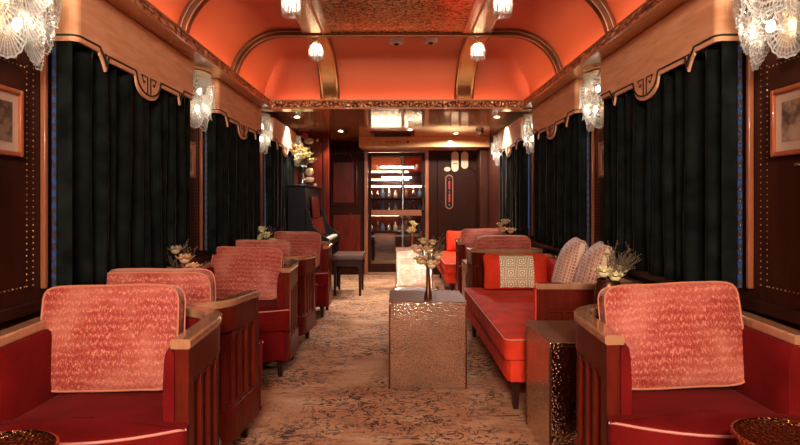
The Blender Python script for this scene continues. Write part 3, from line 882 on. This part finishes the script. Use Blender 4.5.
ch = make_tub('tub_armchair', 'armchair', .312, -.165, .33, .20, .69, .705, .44, -.315, .095, .115, 'red', (-.255, .255), .30)
used = []
LXC, RXC = -.948, .968
CHAIRS = [(-.945, 1.975, 0, 'red velvet tub armchair facing the viewer at the front left'),
      (-.985, 2.695, PI-.10, 'tub armchair facing away, back to back with the front left armchair'),
      (-.995, 3.955, 0, 'tub armchair facing the viewer in the middle of the left row, tapered leg showing'),
      (-.997, 4.745, PI-.10, 'tub armchair facing away, behind the middle one of the left row'),
      (-.975, 5.92, 0, 'tub armchair facing the viewer at the far end of the left row, before the piano'),
      (RXC, 2.03, 0, 'red velvet tub armchair facing the viewer at the front right'),
      (RXC, 5.43, PI, 'tub armchair facing away beyond the far arm of the long red sofa'),
      (RXC, 6.535, 0, 'tub armchair facing the viewer on the right, beside the far sofa')]
for x, y, rz, lab in CHAIRS: place(ch, used, (x, y, 0), rz, lab, 'mahogany tub armchairs')

sf = make_tub('sofa', 'sofa', .94, -.225, .335, .07, .68, .68, .395, -.40, 0.0, .160, 'sofa_red', (-.86, .86), .275)
used = []
place(sf, used, (.965, 4.07, 0), -PI/2, 'long bright red sofa along the right wall with wooden arm panel')
place(sf, used, (.965, 7.93, 0), -PI/2, 'far red sofa against the right wall near the end wall')

# ------------------------------------------------------------------ cushions
def make_cushion(name, w, h, th, m, pipe_m, expo=5.0, bulge=.035, seed=0, knife=False):
    """local: x width, y thickness (front = -y), z from 0 up"""
    n = 96; ol = []
    for i in range(n):
        a = 2*PI*i/n; c, s_ = math.cos(a), math.sin(a)
        r = (abs(c)**expo+abs(s_)**expo)**(-1/expo); x, z = r*c, r*s_
        pin = 1-.045*(1-max(0, abs(abs(x)-abs(z)) < 2)*1) if False else 1
        ol.append((x, z))
    b = MB(); rings = []
    qs = [1, .97, .92, .84, .72, .56, .38, .18]
    for sgn in (-1, 1):
        for q in (qs if sgn < 0 else qs):
            ring = []
            for x, z in ol:
                X, Z = x*q, z*q
                e = (1-min(1, abs(X))**2.4)*(1-min(1, abs(Z))**2.4)
                y = (0.004 if knife else th*.5-bulge)+(th*.5 if knife else bulge*1.15)*(max(0, e)**(.55 if knife else .7))
                px, pz = X*w/2, Z*h/2
                if knife:   # sides pull in between the corners
                    px *= 1-.05*(1-Z*Z); pz *= 1-.05*(1-X*X)
                wr = .006*noise.noise((px*9+seed, pz*11, sgn*3.0+seed))+.003*noise.noise((px*24, pz*20+seed, sgn))
                y += wr*(1 if q < .99 else .4)
                pz_ = pz+.006*noise.noise((px*6+seed, 0, seed*1.7))
                ring.append((px, sgn*y, pz_+h/2))
            rings.append((sgn, ring))
    fr = [r for s_, r in rings if s_ < 0]; bk = [r for s_, r in rings if s_ > 0]
    seq = list(reversed(fr))+bk
    o = b.add([p for ring in seq for p in ring], [])
    for a in range(len(seq)-1):
        for i in range(n):
            j = (i+1) % n; b.f.append((o+a*n+i, o+(a+1)*n+i, o+(a+1)*n+j, o+a*n+j))
    b.f.append(tuple(o+i for i in range(n))); b.f.append(tuple(o+(len(seq)-1)*n+i for i in reversed(range(n))))
    c = b.build(name, m, None, smooth=60)
    tag(c, '', 'cushion')
    if pipe_m:
        for r in ((fr[0], bk[0]) if not knife else (fr[0],)):
            MB().tube(r, .004, 6, True).build('piping', pipe_m, c)
    return c

CW, CHH, CT = .474, .355, .125
cA = make_cushion('back_cushion', CW, CHH, CT, 'cushion', 'cushion_pipe', 9, .03, 1.3); uA = []
cB = make_cushion('back_cushion', CW, CHH, CT, 'cushion', 'cushion_pipe', 9, .03, 5.1); uB = []
SZ = .456
def put(src, us, x, y, z, rz, lean, roll, lab):
    o = place(src, us, (x, y, z), 0, lab, 'rust woven back cushions')
    o.rotation_euler = (lean, roll, rz); return o
# lean: negative x rotation tips the top towards +y (away) for a cushion facing -y
put(cA, uA, -.992, 2.075, SZ, 0, math.radians(-9), math.radians(-1), 'large rust woven cushion propped in the front left armchair')
put(cB, uB, -1.025, 2.60, SZ, PI, math.radians(-7), math.radians(0), 'rust woven cushion showing above the rail right behind the front left armchair')
put(cB, uB, -1.03, 4.03, SZ-.008, 0, math.radians(-20), math.radians(1.5), 'rust woven cushion in the middle armchair of the left row, facing the viewer')
put(cA, uA, -1.065, 4.655, SZ, PI, math.radians(-7), 0, 'rust woven cushion peeking out behind the middle left armchair')
put(cA, uA, -1.01, 5.995, SZ, 0, math.radians(-9), math.radians(1), 'rust woven cushion in the last armchair before the piano')
put(cB, uB, RXC+.015, 2.10, SZ, 0, math.radians(-10), math.radians(-2.5), 'large rust woven cushion tilted in the front right armchair')
put(cA, uA, RXC-.03, 5.35, SZ, PI, math.radians(-7), 0, 'rust woven cushion above the rail at the far end of the long sofa')
put(cB, uB, RXC-.02, 6.61, SZ, 0, math.radians(-8), math.radians(-1), 'rust woven cushion in the right armchair that faces the viewer, far side')
put(cB, uB, 1.02, 7.17, .415, PI, math.radians(-10), 0, 'rust woven cushion at the near end of the far sofa')

lt = make_cushion('scatter_cushion', .46, .48, .21, 'lattice', None, 12, .05, 2.2, True); ul = []
o = place(lt, ul, (1.10, 4.02, .405), 0, 'pale lattice patterned scatter cushion standing against the sofa back, left of two', 'lattice cushions'); o.rotation_euler = (math.radians(-15), 0, math.radians(-101))
o = place(lt, ul, (1.105, 3.58, .405), 0, 'lattice patterned scatter cushion on the sofa nearest the wooden arm', 'lattice cushions'); o.rotation_euler = (math.radians(-16), 0, math.radians(-103))

def bolster(lab, loc, rz, w=.53):
    c = make_cushion('lumbar_cushion', w, .29, .12, 'sofa_red', None, 12, .04, 3.7, True)
    c['label'] = lab; c.location = loc; c.rotation_euler = (math.radians(-12), 0, rz)
    def fn(u, v):
        px = (-.135+.27*u); pz = -.92+1.84*v; X = px/(w/2); e = (1-abs(X)**2.4)*(1-abs(pz)**2.4)
        y = .004+.06*max(0, e)**.55
        zz = pz*.29/2*(1-.05*(1-X*X))
        return (px, -y-.0045, zz+.145)
    MB().grid(fn, 24, 16, flip=False).build('patterned_band', 'geo', c, smooth=180)
    return c
bolster('red lumbar cushion with gold geometric band on the long sofa', (.955, 4.80, .405), 0)
c = make_cushion('lumbar_cushion', .46, .30, .12, 'sofa_red', None, 12, .04, 6.7, True); c['label'] = 'plain red cushion against the far arm of the far sofa'
c.location = (.95, 8.66, .405); c.rotation_euler = (math.radians(-12), 0, 0)

# ------------------------------------------------------------------ tables
def make_cube(w=.463, h=.516):
    t = thing('cube_table', '', 'table')
    b = MB(); a = w/2
    b.box(-a+.008, a-.008, -a+.003, a-.003, .004, h-.022); b.box(-a+.003, a-.003, -a+.008, a-.008, .004, h-.022)
    b.build('body', 'hammered', t, smooth=0)
    MB().box(-a+.003, a-.003, -a+.003, a-.003, h-.021, h-.004).build('top_band', 'hammered', t, bevel=.002)
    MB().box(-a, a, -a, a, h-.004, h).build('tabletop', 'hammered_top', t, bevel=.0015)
    b = MB()
    for sx in (-1, 1):
        for sy in (-1, 1): b.box(*sorted((sx*a, sx*(a-.010))), *sorted((sy*a, sy*(a-.010))), 0, h-.022)
    b.build('corner_strips', 'bronze', t, bevel=.002)
    return t
cu = make_cube(); used = []
for x, y, lab in ((.183, 3.78, 'hammered metal cube table in the middle of the aisle'),
                  (.872, 2.755, 'hammered metal cube table between front right armchair and sofa'),
                  (.215, 7.68, 'hammered metal cube table far down the aisle before the glass door'),
                  (-1.07, 3.32, 'hammered cube table by the left curtains, mostly hidden between two armchairs'),
                  (-1.07, 5.32, 'hammered cube table by the left curtains farther down the row'),
                  (.90, 5.985, 'hammered cube table between the two far armchairs on the right')):
    place(cu, used, (x, y, 0), 0, lab, 'hammered cube tables')

def make_drum(r, h, m):
    t = thing('drum_table', '', 'table')
    MB().lathe([(r*.86, .0), (r*.88, .01), (r*.80, h*.3), (r*.80, h*.7), (r*.9, h-.03), (r*.93, h-.02)], (0, 0, 0), 40).build('body', m, t, smooth=50)
    MB().lathe([(r*.93, h-.02), (r, h-.012), (r, h-.002), (r-.006, h), (r-.010, h-.003), (r*.5, h-.005), (.0002, h-.005)], (0, 0, 0), 48, cap=False).build('tabletop', m, t, smooth=50)
    return t
dr = make_drum(.135, .52, 'copper'); used = []
place(dr, used, (-.945, 1.405, 0), 0, 'round hammered copper side table cut off at the lower left corner', 'round copper tables')
place(dr, used, (.985, 1.495, 0), 0, 'round hammered copper side table cut off at the lower right corner', 'round copper tables')
ds = make_drum(.17, .445, 'silver'); ds['label'] = 'low round pale metal stool just behind the middle cube table'; ds['category'] = 'stool'
ds.name = 'round_stool'; ds.location = (.145, 4.54, 0)

# ------------------------------------------------------------------ flowers
def blossom(c, r, m, parent, seed, petals=7):
    rnd = random.Random(seed); b = MB(); b.ball(c, r*.55, 10, .8)
    for ring, (pr, tilt) in enumerate(((.75, .55), (1.0, .15))):
        for k in range(petals):
            a = 2*PI*(k+.5*ring)/petals+rnd.uniform(-.15, .15); d = Vector((math.cos(a), math.sin(a), tilt)).normalized()
            sd = d.cross(Vector((0, 0, 1))).normalized(); up = sd.cross(d)
            def fn(u, v):
                w = r*.42*math.sin(PI*min(1, .12+v*.85)); return Vector(c)+d*(r*pr*(.2+v*.9))+sd*((u-.5)*2*w)+up*(r*.28*v*v-.1*r*abs(u-.5))
            b.grid(fn, 4, 5)
    o = b.build('blossom', m, parent, smooth=180); return o
def bouquet(name, label, loc, vase, vm, blooms, twigs=0, th=.2, seed=1, group=None, leaf=0, neck=.02, lean=0.0):
    rnd = random.Random(seed); t = thing(name, label, 'flowers', loc, 0, group)
    MB().lathe(vase, (0, 0, 0), 24, cap=False).build('vase', vm, t, smooth=60)
    top = vase[-1][1] if vase[-1][1] > .03 else max(h for _, h in vase)
    vh = max(h for _, h in vase); st = MB()
    for i, (x, y, z, r, m) in enumerate(blooms):
        c = (x, y, vh+z)
        st.tube([(x*.05, y*.05, .012), (x*.12, y*.12, vh*.9), (x*.6, y*.6, vh+z*.6), (x, y, vh+z)], .0022, 5)
        blossom(c, r, m, t, seed*31+i)
    st.build('stems', 'stem', t)
    if twigs:
        tw = MB()
        for k in range(twigs):
            a = rnd.uniform(0, 2*PI); e = rnd.uniform(.1, .55); l = rnd.uniform(.6, 1)*th
            d = Vector((math.cos(a)*e*1.4+lean, math.sin(a)*e, 1)).normalized(); p0 = Vector((0, 0, vh*.95)); p1 = p0+d*l
            tw.tube([p0, p0+d*l*.5+Vector((0, 0, .005)), p1], .0013, 4)
            for j in range(7):
                q = p0+d*l*(.45+.55*j/7); dd = (d+Vector((rnd.uniform(-1, 1), rnd.uniform(-1, 1), rnd.uniform(-.3, .8)))*.9).normalized()
                e_ = q+dd*rnd.uniform(.015, .04); tw.tube([q, e_], .0009, 4); tw.ball(e_, .0026, 5)
        tw.build('dried_twigs', 'stem', t)
    if leaf:
        lf = MB()
        for k in range(leaf):
            a = 2*PI*k/leaf+rnd.uniform(-.3, .3); d = Vector((math.cos(a), math.sin(a), rnd.uniform(-.2, .5))).normalized(); sd = d.cross(Vector((0, 0, 1))).normalized()
            lf.grid(lambda u, v: Vector((0, 0, vh))+d*(.09*v)+sd*((u-.5)*.045*math.sin(PI*min(1, .05+v)))+Vector((0, 0, -.03*v*v)), 4, 6)
        lf.build('leaves', 'leaf', t, smooth=180)
    return t
bud = [(.0002, .002), (.024, .002), (.026, .012), (.016, .05), (.012, .12), (.011, .19), (.014, .215), (.011, .213), (.009, .19), (.010, .12), (.012, .05), (.0002, .01)]
bouquet('bud_vase_flowers', 'dried flowers in a slim dark bud vase on the middle cube table', (.19, 3.66, .516), bud, 'bronze',
        [(-.045, -.02, .02, .055, 'dry'), (.02, -.04, -.005, .05, 'drycream'), (-.065, .01, .085, .05, 'drypeach'), (.0, -.03, .085, .042, 'dry'), (.06, .0, .045, .045, 'drycream'), (.03, .02, .125, .034, 'dry'), (-.03, 0, .135, .036, 'dry')], 14, .21, 3, None, 0, lean=.22)
bouquet('bud_vase_flowers', 'yellow flower in a slim glass vase on the far cube table', (.19, 7.6, .516), [(r*.9, h*.95) for r, h in bud], 'vase_glass',
        [(0, 0, .05, .05, 'cream'), (.03, 0, .10, .05, 'cream'), (-.03, 0, .02, .045, 'cream'), (.02, -.02, .03, .045, 'cream'), (.0, 0, .13, .04, 'cream')], 0, .1, 5)
pot = [(.0002, .003), (.030, .003), (.042, .02), (.046, .06), (.038, .10), (.030, .115), (.034, .125), (.028, .122), (.030, .11), (.0002, .02)]
bouquet('potted_dried_flowers', 'dusty peach roses and dried twigs by the left curtains behind the second armchair', (-1.20, 3.30, .516), pot, 'ivory',
        [(.04, -.02, .15, .052, 'peach'), (.075, -.01, .10, .055, 'peach'), (-.01, -.02, .20, .046, 'tan'), (.10, 0, .05, .05, 'peach'), (-.06, -.02, .09, .04, 'tan')], 26, .28, 11, 'dried arrangements', lean=-.25)
bouquet('potted_dried_flowers', 'cream dried blooms by the left curtains behind the middle armchair', (-1.20, 5.35, .516), pot, 'ivory',
        [(-.03, -.02, .15, .055, 'cream'), (.04, -.02, .17, .055, 'cream'), (0, -.02, .22, .05, 'cream'), (-.08, 0, .19, .05, 'tan'), (.09, 0, .12, .045, 'cream')], 22, .36, 12, 'dried arrangements', lean=.12)
bouquet('potted_dried_flowers', 'peach blooms by the right curtains behind the long sofa', (1.08, 5.985, .516), pot, 'bronze',
        [(-.03, -.02, .19, .055, 'peach'), (.05, -.02, .18, .055, 'peach'), (0, -.02, .27, .05, 'tan'), (-.05, 0, .24, .045, 'tan')], 8, .22, 13, 'dried arrangements')
# pot with a stopper-like cork bottle beside the front right armchair
big = [(.0002, .003), (.055, .003), (.070, .03), (.074, .16), (.066, .24), (.058, .262), (.062, .275), (.054, .272), (.056, .25), (.0002, .05)]
bouquet('potted_dried_flowers', 'yellow blooms and thistle twigs in a dark pot beside the front right armchair', (.965, 2.74, .516), [(r*.85, q*.86) for r, q in big], 'bronze',
        [(-.025, -.01, .030, .050, 'cream'), (.02, -.03, .012, .046, 'cream'), (.0, .03, .02, .05, 'cream'), (.05, -.01, .05, .026, 'tan'), (.075, 0, .04, .026, 'tan'), (-.005, .0, .11, .022, 'tan')], 26, .19, 14, 'dried arrangements', lean=.75)
tall = [(.0002, .003), (.040, .003), (.042, .01), (.020, .10), (.024, .20), (.034, .235), (.030, .232), (.021, .20), (.017, .10), (.0002, .02)]
bouquet('vase_of_white_flowers', 'white and yellow flowers in a flared glass vase on the piano', (-1.09, 6.95, 1.302), tall, 'vase_glass',
        [(-.10, 0, .14, .06, 'cream'), (-.05, -.02, .20, .06, 'cream'), (.0, -.02, .10, .065, 'cream'), (.06, 0, .12, .06, 'cream'), (.10, 0, .05, .055, 'cream'), (-.06, .02, .05, .055, 'cream'), (.02, .02, .18, .055, 'cream'), (-.12, 0, .24, .045, 'cream')], 0, .1, 15, None, 8)

# ------------------------------------------------------------------ piano and bench
pn = thing('upright_piano', 'black upright piano against the left wall before the partition', 'piano', (-1.212, 7.30, 0))
h = .66
MB().box(0, .20, -h, h, .0, 1.28).build('case', 'black', pn, bevel=.006)
MB().box(-.0, .23, -h-.015, h+.015, 1.282, 1.302).build('lid', 'black', pn, bevel=.005)
for sy in (-1, 1):
    b = MB(); poly = [(.201, .60), (.46, .60), (.46, .70), (.38, .74), (.28, .84), (.24, 1.0), (.201, 1.04)]
    y0, y1 = sorted((sy*h, sy*(h-.04))); n = len(poly)
    b.add([(x, y, z) for y in (y0, y1) for x, z in poly], [tuple(range(n)), tuple(reversed(range(n, 2*n)))]+[(i, n+i, n+(i+1) % n, (i+1) % n) for i in range(n)])
    b.build('cheek', 'black', pn, bevel=.003)
    MB().box(.38, .44, *sorted((sy*(h-.005), sy*(h-.065))), .0, .60).build('leg', 'black', pn, bevel=.004)
MB().box(.201, .45, -h+.041, h-.041, .60, .665).build('keybed', 'black', pn, bevel=.004)
b = MB(); wk = (2*h-.10)/52
for i in range(52): b.box(.27, .425, -h+.05+wk*i+.0006, -h+.05+wk*(i+1)-.0006, .666, .690)
b.build('white_keys', 'ivory', pn, bevel=.001)
b = MB()
for i in range(51):
    if i % 7 not in (2, 6): b.box(.27, .37, -h+.05+wk*(i+1)-.005, -h+.05+wk*(i+1)+.005, .690, .702)
b.build('black_keys', 'black', pn)
b = MB(); b.add([(.23, y, z) if k == 0 else (.27, y, z) for k, z in ((0, .92), (1, .70)) for y in (-h+.05, h-.05)]+[(.215, y, z) if k == 0 else (.255, y, z) for k, z in ((0, .92), (1, .70)) for y in (-h+.05, h-.05)],
                [(0, 2, 3, 1), (4, 5, 7, 6), (0, 1, 5, 4), (2, 6, 7, 3), (0, 4, 6, 2), (1, 3, 7, 5)])
b.build('fallboard', 'mahogany', pn)
b = MB(); b.add([(0.240, -.30, .93), (0.240, .30, .93), (0.212, .30, 1.18), (0.212, -.30, 1.18), (0.228, -.30, .93), (0.228, .30, .93), (0.202, .30, 1.18), (0.202, -.30, 1.18)],
                [(0, 1, 2, 3), (7, 6, 5, 4), (0, 4, 5, 1), (1, 5, 6, 2), (2, 6, 7, 3), (3, 7, 4, 0)])
b.build('music_desk', 'mahogany', pn)

pb = thing('piano_bench', 'dark piano bench with brown padded seat beside the piano', 'bench', (-.585, 7.36, 0))
MB().pad([(-.18, -.29), (.18, -.29), (.18, .29), (-.18, .29)], .425, .485, .012, .010).build('seat', simple('brown leather', (.10, .04, .022), .4, 0), pb, smooth=50)
MB().box(-.165, .165, -.275, .275, .35, .424).build('apron', 'deep', pb, bevel=.003)
for sx in (-1, 1):
    for sy in (-1, 1): MB().frustum((sx*.148, sy*.258), 0, .35, .013, .018).build('leg', 'deep', pb, bevel=.002)
MB().lathe([(.024, 0), (.026, .008), (.024, .022), (.010, .025)], (.166, -.0, .385), 16, 'x').build('knob', 'black', pb)

# ------------------------------------------------------------------ wall fittings
def fit(name, label, cat, b, m, loc, bevel=0, group=None):
    o = b.build(name, m, bevel=bevel); o.location = loc; return tag(o, label, cat, group)
PF = PYW-.009
def disc(rx, rz, d=.014, ex=1):
    b = MB(); n = 32
    pr = [(1.0, 0), (1.0, -.6), (.9, -1)]
    for k, (s_, y) in enumerate(pr): pass
    rings = [[(rx*s_*math.cos(2*PI*i/n), y*d, rz*s_*math.sin(2*PI*i/n)) for i in range(n)] for s_, y in pr]
    b.add([p for r in rings for p in r], [(k*n+i, (k+1)*n+i, (k+1)*n+(i+1) % n, k*n+(i+1) % n)[::-1] for k in range(2) for i in range(n)]+[tuple(2*n+i for i in range(n)), tuple(reversed(range(n)))])
    return b
g_ = thing('oval_gauge', 'upper oval brass gauge under the red disc on the partition', 'gauge', (-1.18, PF, 1.975-.005))
disc(.07, .045).build('rim', 'brass', g_); MBo = disc(.055, .033, .004).build('dial', 'plate', g_, loc=(0, -.0142, 0))
fit('red_bell', 'round red disc high on the partition above the gauges', 'bell', disc(.045, .045, .04), 'red_paint', (-1.235, PYW-.001, 2.00))
g_.location.z = 1.93
g2 = thing('round_clock', 'round brass clock on the partition beside the vase of flowers', 'clock', (-1.175, PF, 1.515))
disc(.058, .058).build('rim', 'brass', g2); disc(.046, .046, .004).build('dial', 'plate', g2, loc=(0, -.0142, 0)); MB().box(-.003, .003, -.003, 0, -.002, .034).box(-.02, .003, -.003, 0, -.003, .003).build('hands', 'black', g2, loc=(0, -.0184, 0))
g3 = thing('oval_gauge', 'lower oval brass gauge under the round clock on the partition', 'gauge', (-1.178, PF, 1.415))
disc(.07, .040).build('rim', 'brass', g3); disc(.056, .029, .004).build('dial', 'plate', g3, loc=(0, -.0142, 0))
fit('light_switch', 'small pale switch on the partition right of the top gauge', 'switch', disc(.016, .020, .012), 'plate', (-1.065, PF, 1.94), 0)
fit('light_switch', 'small pale switch low on the partition under the gauges', 'switch', disc(.018, .018, .012), 'plate', (-1.095, PF, 1.345), 0)
mt = thing('thermometer_plaque', 'narrow dark upright plaque below the top gauge', 'plaque', (-1.175, PF, 1.75))
MB().box(-.045, .045, -.014, 0, -.13, .13).build('backboard', 'deep', mt, bevel=.004); MB().box(-.012, .018, -.018, -.0145, -.11, .11).build('strip', 'trim', mt, bevel=.002)

EF = Y1-.001
def capsule(w, h, d):
    b = MB(); n = 12; pts = []
    for i in range(n+1): a = PI*i/n; pts.append((w*math.cos(a), h-w+w*math.sin(a)))
    for i in range(n+1): a = PI+PI*i/n; pts.append((w*math.cos(a), -h+w+w*math.sin(a)))
    m = len(pts)
    b.add([(x, 0, z) for x, z in pts]+[(x, -d, z) for x, z in pts], [tuple(range(m)), tuple(reversed(range(m, 2*m)))]+[(i, m+i, m+(i+1) % m, (i+1) % m) for i in range(m)])
    return b
s1 = thing('door_sign', 'taller peach capsule sign with a dark bar on the end wall', 'sign', (.888, EF, 1.735), 0, 'capsule signs')
capsule(.054, .155, .014).build('plate', 'plate', s1, bevel=.003); MB().box(-.03, .035, -.003, 0, -.005, .005).build('dark_bar', 'black', s1, loc=(0, -.0143, -.03))
s2 = fit('door_sign', 'shorter plain peach capsule sign on the end wall', 'sign', capsule(.054, .132, .014), 'plate', (1.038, EF, 1.757), .003, 'capsule signs')
fit('door_sign', 'small peach oval sign beside the capsule signs', 'sign', disc(.05, .036, .012), 'plate', (.772, EF, 1.618), 0, 'capsule signs')
hm = thing('emergency_hammer_case', 'slim case with red handled emergency tools on the end wall', 'case', (.80, EF, 1.27))
capsule(.062, .265, .008).build('surround', 'trim', hm, bevel=.002); capsule(.045, .245, .004).build('recess', 'black', hm, loc=(0, -.0083, 0))
MB().lathe([(.012, -.03), (.014, .0), (.013, .09), (.008, .10)], (0, -.024, .07), 12).build('red_handle', 'red_paint', hm)
MB().lathe([(.012, -.03), (.014, .0), (.013, .09), (.008, .10)], (0, -.024, -.13), 12).build('red_handle', 'red_paint', hm)
MB().ball((0, -.024, 0), .02, 10).ball((0, -.024, .20), .018, 10).ball((0, -.024, -.20), .018, 10).build('metal_clips', 'chrome', hm)

# header marks: illegible small lettering and a red round mark
hs = thing('header_sign', 'small dark lettering on the header over the glass door', 'sign', (-.05, 8.599, 1.975))
b = MB(); rnd = random.Random(4); x = -.11
for i in range(9):
    w = .018
    b.box(x, x+.004, -.002, 0, -.016, .016)
    if i % 2: b.box(x+.004, x+w, -.002, 0, .010, .015)
    if i % 3 != 1: b.box(x+.004, x+w*.9, -.002, 0, -.016, -.011)
    if i % 3 == 0: b.box(x+.012, x+.016, -.002, 0, -.011, .010)
    x += .0255
b.build('lettering', 'deep', hs)
fit('header_mark', 'small red round mark right of the header lettering', 'sign', disc(.022, .022, .004), 'red_paint', (.155, 8.599, 1.975))
gr = thing('ceiling_grille', 'dark ceiling vent grille in front of the header', 'vent', (-.06, 8.25, ZC-.012))
b = MB()
MB().box(-.25, .25, -.19, .19, -.004, -.0005).build('backing', 'black', gr)
for i in range(9): b.box(-.25, .25, -.18+.04*i, -.172+.04*i, -.012, -.0045)
b.build('slats', 'deep', gr)

def cctv(label, loc, nrm, m):
    t = thing('dome_camera', label, 'camera', loc); t.rotation_euler = nrm
    MB().lathe([(.052, 0), (.054, -.030), (.050, -.038), (.022, -.040)], (0, 0, 0), 24).build('housing', m, t)
    MB().lathe([(.024, -.033), (.022, -.042), (.014, -.050), (.0002, -.053)], (0, 0, 0), 20, cap=False).build('dome', 'black' if m == 'white' else 'chrome', t)
def cove_y(z):
    return YB+.08-EY+EY*math.sqrt(max(0, 1-((z-CZ)/CH)**2))
for x, y, lab in ((-.005, 4.58, 'white dome camera on the red end cove, left of two'), (.255, 4.55, 'white dome camera on the red end cove, right of two')):
    cctv(lab, (x, y, vault_z(0, y)-.001), (0, 0, 0), 'white')
cctv('shiny dome camera under the flat ceiling by the right curtains', (1.09, 7.9, ZC-.001), (0, 0, 0), 'chrome')

# ------------------------------------------------------------------ added behind the glass door to imitate reflections in it
cab = thing('reflection_cabinet', 'added cabinet with glowing shelves imitating reflections in the glass door', 'cabinet', (-.03, 11.2, 0))
b = MB(); b.box(-.62, -.58, 0, .4, 0, 2.0); b.box(.58, .62, 0, .4, 0, 2.0); b.box(-.58, .58, .36, .4, 0, 2.0); b.box(-.62, .62, 0, .4, 2.0, 2.04)
b.build('carcass', 'mahogany', cab, bevel=.004)
MB().box(-.57, .18, .34, .355, 1.72, 1.98).build('back_panel', 'ceiling', cab); MB().box(.19, .57, .34, .355, 1.70, 1.98).build('back_panel', 'sofa_red', cab)
for z in (.55, .92, 1.18, 1.45, 1.64):
    MB().box(-.575, .575, .03, .335, z, z+.02).build('shelf', 'mahogany', cab, bevel=.002)
for z, x1 in ((1.67, .24), (1.52, .24), (1.40, .5), (.86, .06)):
    MB().box(-.50, x1, .018, .028, z, z+.025).build('reflection_strip', 'strip', cab)  # glowing bars stand in for lights reflected in the door
k = 0
for z in (.57, .94, 1.20):
    for x in (-.46, -.34, -.24, -.12, .0, .2, .34, .46):
        k += 1
        hh = random.Random(k).uniform(.13, .21); mm = ('navy', 'silver', 'vase_glass', 'navy', 'silver', 'white', 'trim', 'vase_glass')[k % 8]
        bt = MB().lathe([(.0002, .001), (.034, .001), (.036, .01), (.035, hh*.55), (.014, hh*.72), (.012, hh), (.0002, hh)], (0, 0, 0), 14).build('bottle', mm)  # bottle shapes added to imitate reflected blue and white spots
        bt.location = (x-.03, 11.36, z+.001); tag(bt, 'added bottle imitating pale and blue reflections in the glass door', 'bottle', 'added bottles imitating reflections')
po = MB().lathe([(.05, 0), (.05, .02), (.032, .03), (.032, 1.95), (.05, 1.97), (.05, 2.0)], (0, 0, 0), 20).build('pole', 'silver'); po.location = (.10, 10.4, 0)  # pole added to imitate a pale upright reflection
tag(po, 'added pale pole imitating a reflection in the glass door', 'pole')
lm = []
for x in (-.40, .36):
    t = thing('reflection_lamp', 'added lamp imitating a bright reflection at the top %s corner of the glass door' % ('left' if x < 0 else 'right'), 'lamp', (x, 9.75, 2.079))
    MB().lathe([(.03, 0), (.03, -.05), (.024, -.08)], (0, 0, 0), 16).build('housing', 'brass', t)
    MB().ball((0, 0, -.095), .026, 12).build('bulb', 'strip', t)  # added bulbs stand in for small bright reflections
